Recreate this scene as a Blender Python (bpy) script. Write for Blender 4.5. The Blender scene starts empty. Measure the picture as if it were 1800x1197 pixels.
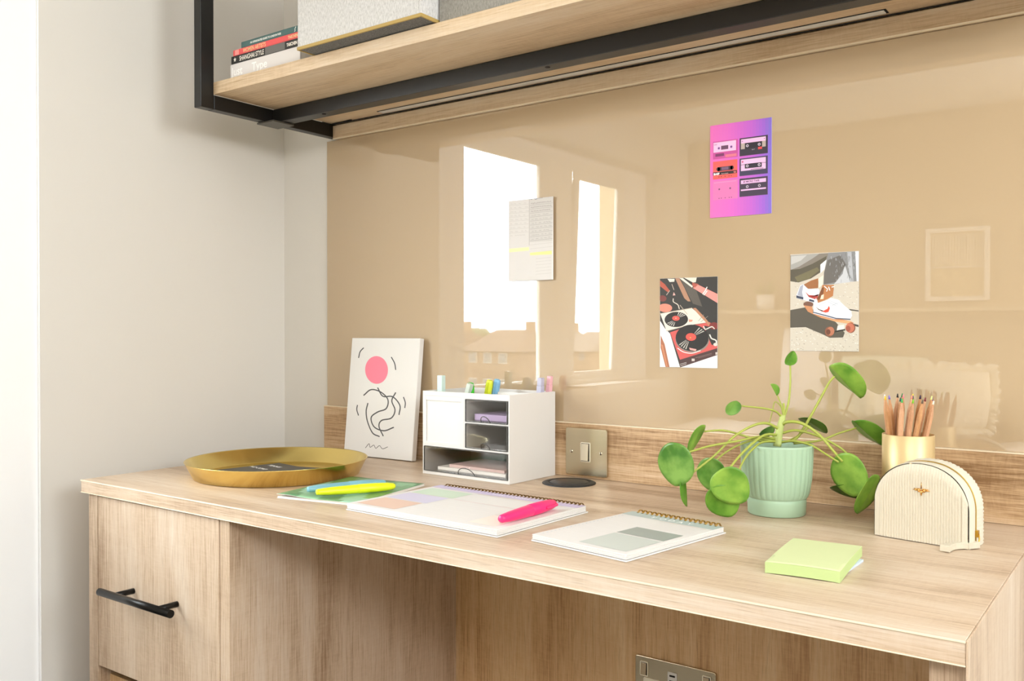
import bpy, bmesh, math, random
from mathutils import Vector, Matrix
C = bpy.context.scene.collection
S = bpy.context.scene
PI = math.pi
FLOOR = 0.74            # heights below are measured from the desk top, which stands 0.74 m above the floor
R = math.radians

# ------------------------------------------------------------------ camera, sky, lamps, exposure
cam = bpy.data.cameras.new('camera'); cam.sensor_width = 36; cam.lens = 31.672; cam.clip_start = .02; cam.clip_end = 600
camo = bpy.data.objects.new('camera', cam); C.objects.link(camo)
camo.location = (0, 0, .2575); camo.rotation_euler = (PI/2 - .0085, 0, .6305)
S.camera = camo
S.view_settings.view_transform = 'Standard'; S.view_settings.look = 'None'
S.view_settings.gamma = 1; S.view_settings.use_curve_mapping = False
S.view_settings.exposure = 0.28

w = bpy.data.worlds.new('overcast_sky'); S.world = w; w.use_nodes = True
nt = w.node_tree; nt.nodes.clear()
out = nt.nodes.new('ShaderNodeOutputWorld'); bg = nt.nodes.new('ShaderNodeBackground')
tc = nt.nodes.new('ShaderNodeTexCoord'); mp = nt.nodes.new('ShaderNodeMapping'); mp.inputs['Scale'].default_value = (1.6, 1.6, 5)
no = nt.nodes.new('ShaderNodeTexNoise'); no.inputs['Scale'].default_value = 1.5; no.inputs['Detail'].default_value = 5
cr = nt.nodes.new('ShaderNodeValToRGB')
cr.color_ramp.elements[0].position = .35; cr.color_ramp.elements[0].color = (.60, .66, .72, 1)
cr.color_ramp.elements[1].position = .62; cr.color_ramp.elements[1].color = (.92, .97, 1, 1)
nt.links.new(tc.outputs['Generated'], mp.inputs['Vector']); nt.links.new(mp.outputs[0], no.inputs['Vector'])
nt.links.new(no.outputs['Fac'], cr.inputs['Fac']); nt.links.new(cr.outputs[0], bg.inputs['Color']); nt.links.new(bg.outputs[0], out.inputs[0])
bg.inputs['Strength'].default_value = 18.0

def area(name, loc, rot, sx, sy, power, col=(1, 1, 1), portal=False, spread=180):
    l = bpy.data.lights.new(name, 'AREA'); l.shape = 'RECTANGLE'; l.size = sx; l.size_y = sy; l.energy = power; l.color = col
    l.spread = R(spread)
    o = bpy.data.objects.new(name, l); C.objects.link(o); o.location = loc; o.rotation_euler = rot
    if portal: l.cycles.is_portal = True
    return o
area('window_daylight_portal', (-1.80, .1, .48), (0, -PI/2, 0), .9, 1.1, 0, portal=True)
area('ceiling_fill_light', (.6, .55, 1.60), (0, 0, 0), 1.1, 1.1, 2.5, (1.0, .98, .96))  # added fill, no such lamp in view
area('added_window_portal', (2.36, .02, 1.08), (0, PI/2, 0), .95, 1.55, 0, portal=True)  # portal for the added side window
area('back_wall_fill_light', (.40, -.44, .86), (R(66), 0, R(30)), 1.0, .30, 13.5, (.985, .98, 1.0))  # added fill, aimed at the back wall and its left corner

# ------------------------------------------------------------------ materials
def srgb(h):
    if isinstance(h, str):
        h = h.lstrip('#'); c = [int(h[i:i+2], 16)/255 for i in (0, 2, 4)]
    else: c = [x/255 for x in h]
    return tuple(x/12.92 if x <= .04045 else ((x+.055)/1.055)**2.4 for x in c) + (1,)
_M = {}
def mat(name, col, rough=.5, metal=0, spec=.5, trans=0, ior=1.45, bump=0, bscale=200, coat=0, var=0, vscale=8):
    if name in _M: return _M[name]
    m = bpy.data.materials.new(name); m.use_nodes = True; t = m.node_tree; b = t.nodes['Principled BSDF']
    c = srgb(col) if not (isinstance(col, tuple) and len(col) == 4) else col
    b.inputs['Base Color'].default_value = c; b.inputs['Roughness'].default_value = rough
    b.inputs['Metallic'].default_value = metal; b.inputs['Specular IOR Level'].default_value = spec
    b.inputs['IOR'].default_value = ior; b.inputs['Transmission Weight'].default_value = trans
    b.inputs['Coat Weight'].default_value = coat
    m.diffuse_color = c
    if bump or var:
        tc = t.nodes.new('ShaderNodeTexCoord'); n = t.nodes.new('ShaderNodeTexNoise'); n.inputs['Scale'].default_value = bscale if bump else vscale
        n.inputs['Detail'].default_value = 4; t.links.new(tc.outputs['Object'], n.inputs['Vector'])
        if bump:
            bp = t.nodes.new('ShaderNodeBump'); bp.inputs['Strength'].default_value = bump; bp.inputs['Distance'].default_value = .002
            t.links.new(n.outputs['Fac'], bp.inputs['Height']); t.links.new(bp.outputs[0], b.inputs['Normal'])
        if var:
            n2 = t.nodes.new('ShaderNodeTexNoise'); n2.inputs['Scale'].default_value = vscale; n2.inputs['Detail'].default_value = 5
            t.links.new(tc.outputs['Object'], n2.inputs['Vector'])
            mx = t.nodes.new('ShaderNodeMix'); mx.data_type = 'RGBA'
            mx.inputs['A'].default_value = tuple(x*(1-var) for x in c[:3]) + (1,); mx.inputs['B'].default_value = tuple(min(1, x*(1+var)) for x in c[:3]) + (1,)
            t.links.new(n2.outputs['Fac'], mx.inputs['Factor']); t.links.new(mx.outputs['Result'], b.inputs['Base Color'])
    _M[name] = m
    return m

def wood(name, light, mid, dark, axis='x', rough=.42, scale=1.0, shift=(0, 0, 0), contrast=1.0):
    """laminate oak: long fibres along one axis, broad cathedral bands, short pores"""
    if name in _M: return _M[name]
    m = bpy.data.materials.new(name); m.use_nodes = True; t = m.node_tree; b = t.nodes['Principled BSDF']
    tc = t.nodes.new('ShaderNodeTexCoord')
    def mapped(along, across):
        mp = t.nodes.new('ShaderNodeMapping'); s = [across*scale]*3; s['xyz'.index(axis)] = along*scale
        mp.inputs['Scale'].default_value = s; mp.inputs['Location'].default_value = shift
        t.links.new(tc.outputs['Object'], mp.inputs['Vector']); return mp
    def noise(mp, sc, det, ro=.6, dist=0):
        n = t.nodes.new('ShaderNodeTexNoise'); n.inputs['Scale'].default_value = sc; n.inputs['Detail'].default_value = det
        n.inputs['Roughness'].default_value = ro; n.inputs['Distortion'].default_value = dist
        t.links.new(mp.outputs[0], n.inputs['Vector']); return n
    band = noise(mapped(1.3, 12), 1.3, 3, .5, .8)
    fib = noise(mapped(4, 150), 2.0, 4, .7, .4)
    fine = noise(mapped(16, 520), 1.6, 2, .6)
    flake = noise(mapped(40, 10), 3.0, 3, .6, 1.5)
    def math_(op, a, b_, clamp=False):
        x = t.nodes.new('ShaderNodeMath'); x.operation = op; x.use_clamp = clamp
        for i, v in enumerate((a, b_)):
            if hasattr(v, 'outputs'): t.links.new(v.outputs[0], x.inputs[i])
            elif v is not None: x.inputs[i].default_value = v
        return x
    a1 = math_('MULTIPLY', band, .42); a2 = math_('MULTIPLY', fib, .32); a3 = math_('MULTIPLY', fine, .18); a4 = math_('MULTIPLY', flake, .08)
    sm = math_('ADD', math_('ADD', a1, a2), math_('ADD', a3, a4))
    sm = math_('ADD', math_('MULTIPLY', math_('SUBTRACT', sm, .5), contrast*2.0), .5, True)
    r = t.nodes.new('ShaderNodeValToRGB'); e = r.color_ramp.elements
    e[0].position = .18; e[0].color = srgb(dark); e[1].position = .85; e[1].color = srgb(light)
    k = e.new(.48); k.color = srgb(mid)
    t.links.new(sm.outputs[0], r.inputs['Fac'])
    pore = noise(mapped(26, 620), 1.0, 1, .5)
    pm = math_('MULTIPLY', math_('SUBTRACT', .42, pore, True), 3.0, True)
    mx = t.nodes.new('ShaderNodeMix'); mx.data_type = 'RGBA'; mx.blend_type = 'MULTIPLY'
    t.links.new(math_('MULTIPLY', pm, .5).outputs[0], mx.inputs['Factor']); t.links.new(r.outputs[0], mx.inputs['A']); mx.inputs['B'].default_value = srgb('#9a7650')
    t.links.new(mx.outputs['Result'], b.inputs['Base Color'])
    bp = t.nodes.new('ShaderNodeBump'); bp.inputs['Strength'].default_value = .25; bp.inputs['Distance'].default_value = .0006
    t.links.new(fib.outputs[0], bp.inputs['Height']); t.links.new(bp.outputs[0], b.inputs['Normal'])
    b.inputs['Roughness'].default_value = rough; b.inputs['Specular IOR Level'].default_value = .4
    _M[name] = m
    return m

OL, OM, OD = '#e1d3c1', '#ceb69b', '#9b7d60'
W_TOP = wood('oak_laminate_top', OL, OM, OD, 'x')
W_UP = wood('oak_laminate_upright', OL, OM, OD, 'z', shift=(3, 1, 0))
W_SHADE = wood('oak_laminate_shade_tone', '#e3c79c', '#d3ad7e', '#a97e50', 'z', shift=(7, 2, 0), contrast=1.2)  # same laminate as the uprights, warmed in colour for shaded knee space and niche
W_SPL = wood('oak_laminate_upstand', '#dcc2a0', '#c3a27b', '#8e6c48', 'x', shift=(1, 4, 2), contrast=1.6)
W_SHF = wood('oak_laminate_shelf', '#e6d6bf', '#d7be9c', '#b3926c', 'x', shift=(5, 2, 1))
W_EDGE = mat('oak_edge_band', '#f0dfc2', .35)
M_WALL = mat('cream_wall_paint', '#ddd8cf', .75, bump=.04, bscale=90)
M_WALL2 = mat('white_wall_paint', '#f9f9f8', .7)
M_CEIL = mat('ceiling_paint', '#f0ebe2', .8)
M_FLOOR = mat('grey_carpet', '#a8a5a0', .95, bump=.6, bscale=250, var=.08, vscale=120)
M_STEEL = mat('black_powder_coated_steel', '#191714', .38, spec=.5)
M_BLKM = mat('black_handle_metal', '#1d1c1a', .3, metal=.6)
M_WHITE = mat('white_plastic', '#dfdcd7', .35)
M_UPVC = mat('white_window_frame', '#f1efe9', .3)
M_PAPER = mat('white_paper', '#e0ddd9', .7)
M_BRUSH = mat('brushed_nickel', '#c4b79c', .26, metal=1, bump=.02, bscale=500)
M_CHR = mat('bright_nickel', '#e8e0cc', .2, metal=1)
M_DARK = mat('dark_gap', '#15120f', .8)
M_GOLDW = mat('gold_wire', '#c39a3e', .3, metal=1)
M_SPIRD = mat('dark_gold_wire', '#8a6a34', .35, metal=1)
M_BLK = mat('black_plastic', '#2a2a2b', .5)

def glass_panel_mat():
    m = bpy.data.materials.new('back_painted_glass'); m.use_nodes = True; t = m.node_tree; b = t.nodes['Principled BSDF']
    b.inputs['Base Color'].default_value = srgb('#bba382'); b.inputs['Roughness'].default_value = .012
    b.inputs['IOR'].default_value = 1.8; b.inputs['Specular IOR Level'].default_value = .8
    return m
M_GLASSP = glass_panel_mat()

def clear_mat(name, tint, rough=.02, gloss=.12, col=(1, 1, 1, 1)):
    if name in _M: return _M[name]
    m = bpy.data.materials.new(name); m.use_nodes = True; t = m.node_tree; t.nodes.clear()
    o = t.nodes.new('ShaderNodeOutputMaterial'); tr = t.nodes.new('ShaderNodeBsdfTransparent'); tr.inputs[0].default_value = tint
    g = t.nodes.new('ShaderNodeBsdfGlossy'); g.inputs['Roughness'].default_value = rough; g.inputs['Color'].default_value = col
    lw = t.nodes.new('ShaderNodeLayerWeight'); pw = t.nodes.new('ShaderNodeMath'); pw.operation = 'POWER'; pw.inputs[1].default_value = 5
    mr = t.nodes.new('ShaderNodeMapRange'); mr.inputs['To Min'].default_value = .04; t.links.new(lw.outputs['Facing'], pw.inputs[0]); t.links.new(pw.outputs[0], mr.inputs['Value'])
    mx = t.nodes.new('ShaderNodeMixShader'); t.links.new(mr.outputs[0], mx.inputs[0])
    t.links.new(tr.outputs[0], mx.inputs[1]); t.links.new(g.outputs[0], mx.inputs[2]); t.links.new(mx.outputs[0], o.inputs[0])
    _M[name] = m
    return m
M_PANE = clear_mat('window_glass', (1, 1, 1, 1))
M_SMOKE = clear_mat('smoky_clear_plastic', (.965, .96, .95, 1), .05)
M_SMKED = mat('smoky_plastic_edge', '#55534f', .25)

def felt_mat(name, a, b_, bump=.6):
    m = bpy.data.materials.new(name); m.use_nodes = True; t = m.node_tree; b = t.nodes['Principled BSDF']
    tc = t.nodes.new('ShaderNodeTexCoord'); mp = t.nodes.new('ShaderNodeMapping'); mp.inputs['Scale'].default_value = (1, 1, .35)
    n = t.nodes.new('ShaderNodeTexNoise'); n.inputs['Scale'].default_value = 420; n.inputs['Detail'].default_value = 6; n.inputs['Roughness'].default_value = .75
    r = t.nodes.new('ShaderNodeValToRGB'); r.color_ramp.elements[0].position = .33; r.color_ramp.elements[0].color = srgb(b_)
    r.color_ramp.elements[1].position = .58; r.color_ramp.elements[1].color = srgb(a)
    t.links.new(tc.outputs['Object'], mp.inputs[0]); t.links.new(mp.outputs[0], n.inputs['Vector']); t.links.new(n.outputs['Fac'], r.inputs[0]); t.links.new(r.outputs[0], b.inputs['Base Color'])
    bp = t.nodes.new('ShaderNodeBump'); bp.inputs['Strength'].default_value = bump; bp.inputs['Distance'].default_value = .001
    t.links.new(n.outputs['Fac'], bp.inputs['Height']); t.links.new(bp.outputs[0], b.inputs['Normal']); b.inputs['Roughness'].default_value = .95
    return m

def brass_mat():
    m = bpy.data.materials.new('brushed_brass'); m.use_nodes = True; t = m.node_tree; b = t.nodes['Principled BSDF']
    b.inputs['Metallic'].default_value = 1; b.inputs['Base Color'].default_value = srgb('#f0d888')
    tc = t.nodes.new('ShaderNodeTexCoord'); n = t.nodes.new('ShaderNodeTexNoise'); n.inputs['Scale'].default_value = 60; n.inputs['Detail'].default_value = 5
    mp = t.nodes.new('ShaderNodeMapping'); mp.inputs['Scale'].default_value = (1, 1, .08); t.links.new(tc.outputs['Object'], mp.inputs[0]); t.links.new(mp.outputs[0], n.inputs['Vector'])
    mr = t.nodes.new('ShaderNodeMapRange'); mr.inputs['To Min'].default_value = .17; mr.inputs['To Max'].default_value = .30
    t.links.new(n.outputs['Fac'], mr.inputs['Value']); t.links.new(mr.outputs[0], b.inputs['Roughness'])
    b.inputs['Anisotropic'].default_value = .4
    return m
M_BRASS = brass_mat()

def leaf_mat(name, top, under, gloss=.35):
    m = bpy.data.materials.new(name); m.use_nodes = True; t = m.node_tree; b = t.nodes['Principled BSDF']
    tc = t.nodes.new('ShaderNodeTexCoord'); n = t.nodes.new('ShaderNodeTexNoise'); n.inputs['Scale'].default_value = 38; n.inputs['Detail'].default_value = 6
    t.links.new(tc.outputs['Object'], n.inputs['Vector'])
    r = t.nodes.new('ShaderNodeValToRGB'); r.color_ramp.elements[0].position = .36; r.color_ramp.elements[0].color = srgb(under)
    r.color_ramp.elements[1].position = .64; r.color_ramp.elements[1].color = srgb(top)
    t.links.new(n.outputs['Fac'], r.inputs[0]); t.links.new(r.outputs[0], b.inputs['Base Color'])
    b.inputs['Roughness'].default_value = gloss; b.inputs['Specular IOR Level'].default_value = .5
    tl = t.nodes.new('ShaderNodeBsdfTranslucent'); tl.inputs[0].default_value = srgb('#8fbf2a')
    mx = t.nodes.new('ShaderNodeMixShader'); mx.inputs[0].default_value = .25
    o = t.nodes['Material Output']; t.links.new(b.outputs[0], mx.inputs[1]); t.links.new(tl.outputs[0], mx.inputs[2]); t.links.new(mx.outputs[0], o.inputs[0])
    return m

# ------------------------------------------------------------------ mesh building
class MB:
    def __init__(s): s.bm = bmesh.new(); s.mats = []
    def mi(s, m):
        if m is None: return 0
        if m not in s.mats: s.mats.append(m)
        return s.mats.index(m)
    def face(s, pts, m=None):
        f = s.bm.faces.new([s.bm.verts.new(p) for p in pts]); f.material_index = s.mi(m); return f
    def box(s, a, b, m=None, M=None):
        x0, y0, z0 = a; x1, y1, z1 = b
        P = [(x0,y0,z0),(x1,y0,z0),(x1,y1,z0),(x0,y1,z0),(x0,y0,z1),(x1,y0,z1),(x1,y1,z1),(x0,y1,z1)]
        if M is not None: P = [M @ Vector(p) for p in P]
        v = [s.bm.verts.new(p) for p in P]; k = s.mi(m)
        for q in ((3,2,1,0),(4,5,6,7),(0,1,5,4),(1,2,6,5),(2,3,7,6),(3,0,4,7)):
            f = s.bm.faces.new([v[i] for i in q]); f.material_index = k
        return s
    def prism(s, poly, z0, z1, m=None, M=None):
        """poly in x-y, extruded along z"""
        M = M or Matrix.Identity(4); k = s.mi(m)
        a = [s.bm.verts.new(M @ Vector((x, y, z0))) for x, y in poly]; b = [s.bm.verts.new(M @ Vector((x, y, z1))) for x, y in poly]
        n = len(poly)
        for f in [s.bm.faces.new(list(reversed(a))), s.bm.faces.new(b)] + [s.bm.faces.new([a[i], a[(i+1) % n], b[(i+1) % n], b[i]]) for i in range(n)]: f.material_index = k
        return s
    def lathe(s, prof, n=48, m=None, M=None, flute=None, close=False):
        """prof: (r, z) list; flute(angle, r, z) -> r"""
        M = M or Matrix.Identity(4); k = s.mi(m); rings = []
        for r, z in prof:
            if r <= 1e-6: rings.append([s.bm.verts.new(M @ Vector((0, 0, z)))]); continue
            ring = []
            for i in range(n):
                a = 2*PI*i/n; rr = flute(a, r, z) if flute else r
                ring.append(s.bm.verts.new(M @ Vector((rr*math.cos(a), rr*math.sin(a), z))))
            rings.append(ring)
        for A, B in zip(rings, rings[1:]):
            for i in range(n):
                j = (i+1) % n
                q = [A[i % len(A)], A[j % len(A)], B[j % len(B)], B[i % len(B)]]
                u = []
                for v in q:
                    if v not in u: u.append(v)
                if len(u) > 2:
                    f = s.bm.faces.new(u); f.material_index = k; f.smooth = True
        return s
    def tube(s, pts, r, n=8, m=None, caps=True, flat=1.0):
        pts = [Vector(p) for p in pts]; k = s.mi(m); rs = r if isinstance(r, (list, tuple)) else [r]*len(pts)
        prev = None; rings = []
        for i, p in enumerate(pts):
            t = (pts[min(i+1, len(pts)-1)] - pts[max(i-1, 0)]).normalized()
            if prev is None:
                up = Vector((0, 0, 1)) if abs(t.z) < .9 else Vector((1, 0, 0)); x = t.cross(up).normalized()
            else: x = (prev - t*prev.dot(t)).normalized()
            prev = x; y = t.cross(x)
            rings.append([s.bm.verts.new(p + (x*math.cos(2*PI*j/n) + y*math.sin(2*PI*j/n)*flat)*rs[i]) for j in range(n)])
        for A, B in zip(rings, rings[1:]):
            for j in range(n):
                f = s.bm.faces.new([A[j], A[(j+1) % n], B[(j+1) % n], B[j]]); f.smooth = True; f.material_index = k
        if caps:
            for f in (s.bm.faces.new(list(reversed(rings[0]))), s.bm.faces.new(rings[-1])): f.material_index = k
        return s
    def grid(s, nx, ny, fn, m=None, smooth=True, thick=None):
        k = s.mi(m); V = [[s.bm.verts.new(fn(i/nx, j/ny)) for j in range(ny+1)] for i in range(nx+1)]
        for i in range(nx):
            for j in range(ny):
                f = s.bm.faces.new([V[i][j], V[i+1][j], V[i+1][j+1], V[i][j+1]]); f.material_index = k; f.smooth = smooth
        return V

def link(name, mb, m=None, parent=None, W=False, bevel=0, smooth=False, seg=2):
    """one mesh object; W: the points are world points, otherwise they are in the parent's own frame"""
    me = bpy.data.meshes.new(name)
    bmesh.ops.recalc_face_normals(mb.bm, faces=mb.bm.faces)
    if W and parent is not None:
        L = Vector((0, 0, 0)); p = parent
        while p: L += p.location; p = p.parent
        bmesh.ops.translate(mb.bm, verts=mb.bm.verts, vec=-L)
    if smooth:
        for f in mb.bm.faces: f.smooth = True
    mb.bm.to_mesh(me); mb.bm.free()
    ms = mb.mats if mb.mats else []
    if m is not None and not ms: ms = [m]
    for x in ms: me.materials.append(x)
    o = bpy.data.objects.new(name, me); C.objects.link(o)
    if parent: o.parent = parent
    if bevel:
        b = o.modifiers.new('soft_edges', 'BEVEL'); b.width = bevel; b.segments = seg; b.limit_method = 'ANGLE'; b.angle_limit = R(40)
    return o
def thing(name, label, cat, loc=(0, 0, 0), rz=0, group=None):
    o = bpy.data.objects.new(name, None); C.objects.link(o); o.location = loc; o.rotation_euler = (0, 0, rz); o.empty_display_size = .02
    return tag(o, label, cat, group)
def tag(o, label, cat, group=None):
    o['label'] = label; o['category'] = cat
    if group: o['group'] = group
    return o
def struct(name, mb, m=None, bevel=0):
    o = link(name, mb, m, bevel=bevel); o['kind'] = 'structure'; return o
def box1(a, b, m=None): return MB().box(a, b, m)
def frame(o, x, y):
    x = Vector(x).normalized(); y = Vector(y); y = (y - x*x.dot(y)).normalized(); z = x.cross(y)
    return Matrix(((x.x, y.x, z.x, o[0]), (x.y, y.y, z.y, o[1]), (x.z, y.z, z.z, o[2]), (0, 0, 0, 1)))

def text_into(mb, s, size, M, m, shear=0, ax='LEFT', bold=0, sx=1.0):
    cu = bpy.data.curves.new('t', 'FONT'); cu.body = s; cu.size = size; cu.shear = shear; cu.align_x = ax; cu.offset = bold; cu.resolution_u = 3
    o = bpy.data.objects.new('t', cu); C.objects.link(o); bpy.context.view_layer.update()
    me = bpy.data.meshes.new_from_object(o.evaluated_get(bpy.context.evaluated_depsgraph_get()))
    k = mb.mi(m); vs = [mb.bm.verts.new(M @ Vector((v.co.x*sx, v.co.y, 0))) for v in me.vertices]
    for p in me.polygons:
        try: f = mb.bm.faces.new([vs[i] for i in p.vertices]); f.material_index = k
        except ValueError: pass
    bpy.data.objects.remove(o); bpy.data.curves.remove(cu); bpy.data.meshes.remove(me)

class Art:
    """flat print on a face: every shape lies a hair above the one before it"""
    def __init__(s, M, tf=lambda x, y: (x, y), step=.00003, z0=.00012, rough=.45):
        s.M = M; s.tf = tf; s.mb = MB(); s.lv = 0; s.step = step; s.z0 = z0; s.rough = rough
    def m(s, c): return mat('print_' + c.lstrip('#'), c, s.rough)
    def z(s, lv): 
        if lv is None: s.lv += 1; lv = s.lv
        return s.z0 + lv*s.step
    def raw(s, pts, c, lv=None):
        z = s.z(lv)
        try: s.mb.face([s.M @ Vector((x, y, z)) for x, y in pts], s.m(c))
        except ValueError: pass
        return s
    def poly(s, c, pts, lv=None): return s.raw([s.tf(*p) for p in pts], c, lv)
    def rect(s, c, x0, y0, x1, y1, lv=None): return s.poly(c, [(x0, y0), (x1, y0), (x1, y1), (x0, y1)], lv)
    def ell(s, c, cx, cy, rx, ry, lv=None, rot=0, n=28):
        P = []
        for i in range(n):
            a = 2*PI*i/n; x, y = rx*math.cos(a), ry*math.sin(a)
            P.append((cx + x*math.cos(rot) - y*math.sin(rot), cy + x*math.sin(rot) + y*math.cos(rot)))
        return s.poly(c, P, lv)
    def line(s, c, pts, w, lv=None, caps=True):
        """one ribbon along the points, in picture units"""
        z = s.z(lv); k = s.m(c); P = [Vector(p) for p in pts]; L = []; Rr = []
        for i, p in enumerate(P):
            t = (P[min(i+1, len(P)-1)] - P[max(i-1, 0)])
            if t.length < 1e-9: t = Vector((1, 0))
            t.normalize(); n = Vector((-t.y, t.x))*w/2; e = t*w*.35*(-1 if i == 0 else 1 if i == len(P)-1 else 0)
            L.append(p+n+e); Rr.append(p-n+e)
        for i in range(len(P)-1):
            q = [s.tf(*v) for v in (L[i], L[i+1], Rr[i+1], Rr[i])]
            try: s.mb.face([s.M @ Vector((x, y, z)) for x, y in q], k)
            except ValueError: pass
        return s
    def text(s, c, t, x, y, size, lv=None, shear=0, ang=0, bold=0, ax='LEFT', sx=1.0, own=False):
        z = s.z(lv); X, Y = (x, y) if own else s.tf(x, y)
        M = s.M @ Matrix.Translation((X, Y, z)) @ Matrix.Rotation(ang, 4, 'Z')
        text_into(s.mb, t, size, M, s.m(c), shear, ax, bold, sx); return s
    def done(s, parent, name='print'): return link(name, s.mb, None, parent)

def smooth_path(pts, n=6):
    P = [Vector(p) for p in pts]; P = [P[0]*2-P[1]] + P + [P[-1]*2-P[-2]]; out = []
    for i in range(1, len(P)-2):
        for k in range(n):
            t = k/n; a, b, c, d = P[i-1], P[i], P[i+1], P[i+2]
            out.append(.5*((2*b) + (c-a)*t + (2*a-5*b+4*c-d)*t*t + (3*b-a-3*c+d)*t**3))
    out.append(P[-2]); return out

# ------------------------------------------------------------------ the room
YB, YR, XL, XR_, ZC, ZF = 1.38, -.804, -1.662, 2.3, 1.66, -FLOOR
struct('floor', box1((-2.1, YR-.1, ZF-.05), (XR_+.1, YB+.1, ZF)), M_FLOOR)
struct('ceiling', box1((-2.1, YR-.1, ZC), (XR_+.1, YB+.1, ZC+.05)), M_CEIL)
struct('wall_back', box1((-2.1, YB, ZF), (XR_+.1, YB+.1, ZC)), M_WALL)
struct('wall_rear', box1((-2.1, YR-.1, ZF), (XR_+.1, YR, ZC)), mat('tan_wall_paint', '#b8a688', .75))
wr = MB(); wr.box((XR_, YR, ZF), (XR_+.1, -.75, ZC)); wr.box((XR_, .80, ZF), (XR_+.1, YB, ZC)); wr.box((XR_, -.75, ZF), (XR_+.1, .80, .60)); wr.box((XR_, -.75, 1.56), (XR_+.1, .80, ZC))
struct('wall_right', wr, M_WALL)
w2 = MB()
for a_, b_ in (((2.32, -.75, .60), (2.38, .80, .65)), ((2.32, -.75, 1.51), (2.38, .80, 1.56)), ((2.32, -.75, .65), (2.38, -.70, 1.51)), ((2.32, .75, .65), (2.38, .80, 1.51)), ((2.32, .0, .65), (2.38, .06, 1.51))): w2.box(a_, b_)
struct('added_window_2', w2, M_UPVC, bevel=.004)  # unseen window, added to bring in fill daylight from the side
# left wall: solid up to the window bay, then the bay set back behind it
wl = MB(); wl.box((-1.85, .819, ZF), (XL, YB, ZC)); wl.box((-1.765, YR, ZF), (XL, -.606, ZC)); wl.box((-1.85, -.606, .912), (XL, .819, ZC))
struct('wall_left', wl, M_WALL)
XW = -1.76
bay = MB(); bay.box((-1.84, -.606, ZF), (XW, .819, .071)); bay.box((-1.84, .68, .071), (XW, .819, .912)); bay.box((XW+.0002, .705, ZF), (-1.668, .8163, .9118)); bay.box((-1.768, -.606, .071), (XW, -.40, .912)); bay.box((-1.84, -.4, .88), (XW, .68, .912))
struct('wall_bay', bay, M_WALL2)
struct('trim_1', box1((XW, .8165, ZF), (XL-.001, .819, ZC-.75), M_WALL2))          # white lining of the bay's end
struct('trim_2', MB().box((XW, -.606, .036), (XL+.012, .60, .071)), M_UPVC, bevel=.003)   # window board
struct('trim_3', box1((XW, -.606, ZF), (XL, .60, .035)), M_WALL)                   # boxed-in wall below the board
struct('trim_4', box1((XL, YR, 1.063), (XR_, -.12, ZC)), M_CEIL)                   # lowered ceiling over the bed
# window: fixed pane, mullion and an inward tilted sash
win = MB(); x0, x1 = -1.766, -1.748
for a, b in (((x0, .60, .071), (x1, .68, .88)), ((x0, .61, .071), (x1, .19, .095)), ((x0, .19, .832), (x1, .61, .88)), ((x0, -.02, .071), (x1, .19, .88)), ((x0, -.40, .071), (x1, -.36, .88)), ((x0, -.36, .071), (x1, -.02, .09)), ((x0, -.36, .845), (x1, -.02, .88))):
    win.box(a, b)
wf = struct('window_1', win, M_UPVC, bevel=.004)
pn = link('pane', box1((-1.760, .19, .095), (-1.756, .61, .832)), M_PANE, wf)
sash = thing_s = bpy.data.objects.new('sash', None)
M6 = Matrix.Translation((-1.776, 0, .085)) @ Matrix.Rotation(R(2.2), 4, 'Y')
sb = MB()
for a, b in (((0, -.385, 0), (.016, -.015, .03)), ((0, -.385, .73), (.016, -.015, .76)), ((0, -.385, .03), (.016, -.325, .73)), ((0, -.045, .03), (.016, -.015, .73))): sb.box(a, b, None, M6)
so = link('sash', sb, M_UPVC, wf, bevel=.004)
link('pane', MB().box((.006, -.325, .03), (.010, -.045, .73), None, M6), M_PANE, so)
hb = MB().tube([(-1.735, .085, .43), (-1.70, .085, .43), (-1.695, .085, .40), (-1.695, .085, .33)], .007, 8)
link('window_handle', hb, M_UPVC, wf)
# unseen fill lamp, added under the ceiling to brighten the room
cl = thing('ceiling_fill_panel', 'flat square fill light added under the ceiling out to the side of the desk', 'light', (.6, .55, 1.66))
link('frame', MB().box((-.64, -.64, -.04), (.64, .64, 0)), M_WHITE, cl, bevel=.004)
rl = thing('back_wall_fill_lamp', 'long slim white fill lamp added out of view under the lowered ceiling over the bed', 'lamp', (.413, -.462, .86), R(30))  # body for the added back wall fill light
HM = Matrix.Rotation(R(66), 4, 'X'); link('housing', MB().box((-.52, -.16, .012), (.52, .16, .05), None, HM), M_WHITE, rl, bevel=.004)
for x in (-.36, .36): link('hanger', MB().tube([(x, -.02, .05), (x, -.02, .2028)], .004, 8), M_WHITE, rl)

def words(parent, M, items, z=.0001):
    for c, t, x, y, size, kw in items:
        mb = MB(); text_into(mb, t, size, M @ Matrix.Translation((x, y, z)), mat('print_' + c.lstrip('#'), c, .45), **kw); link('lettering', mb, None, parent)
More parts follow.
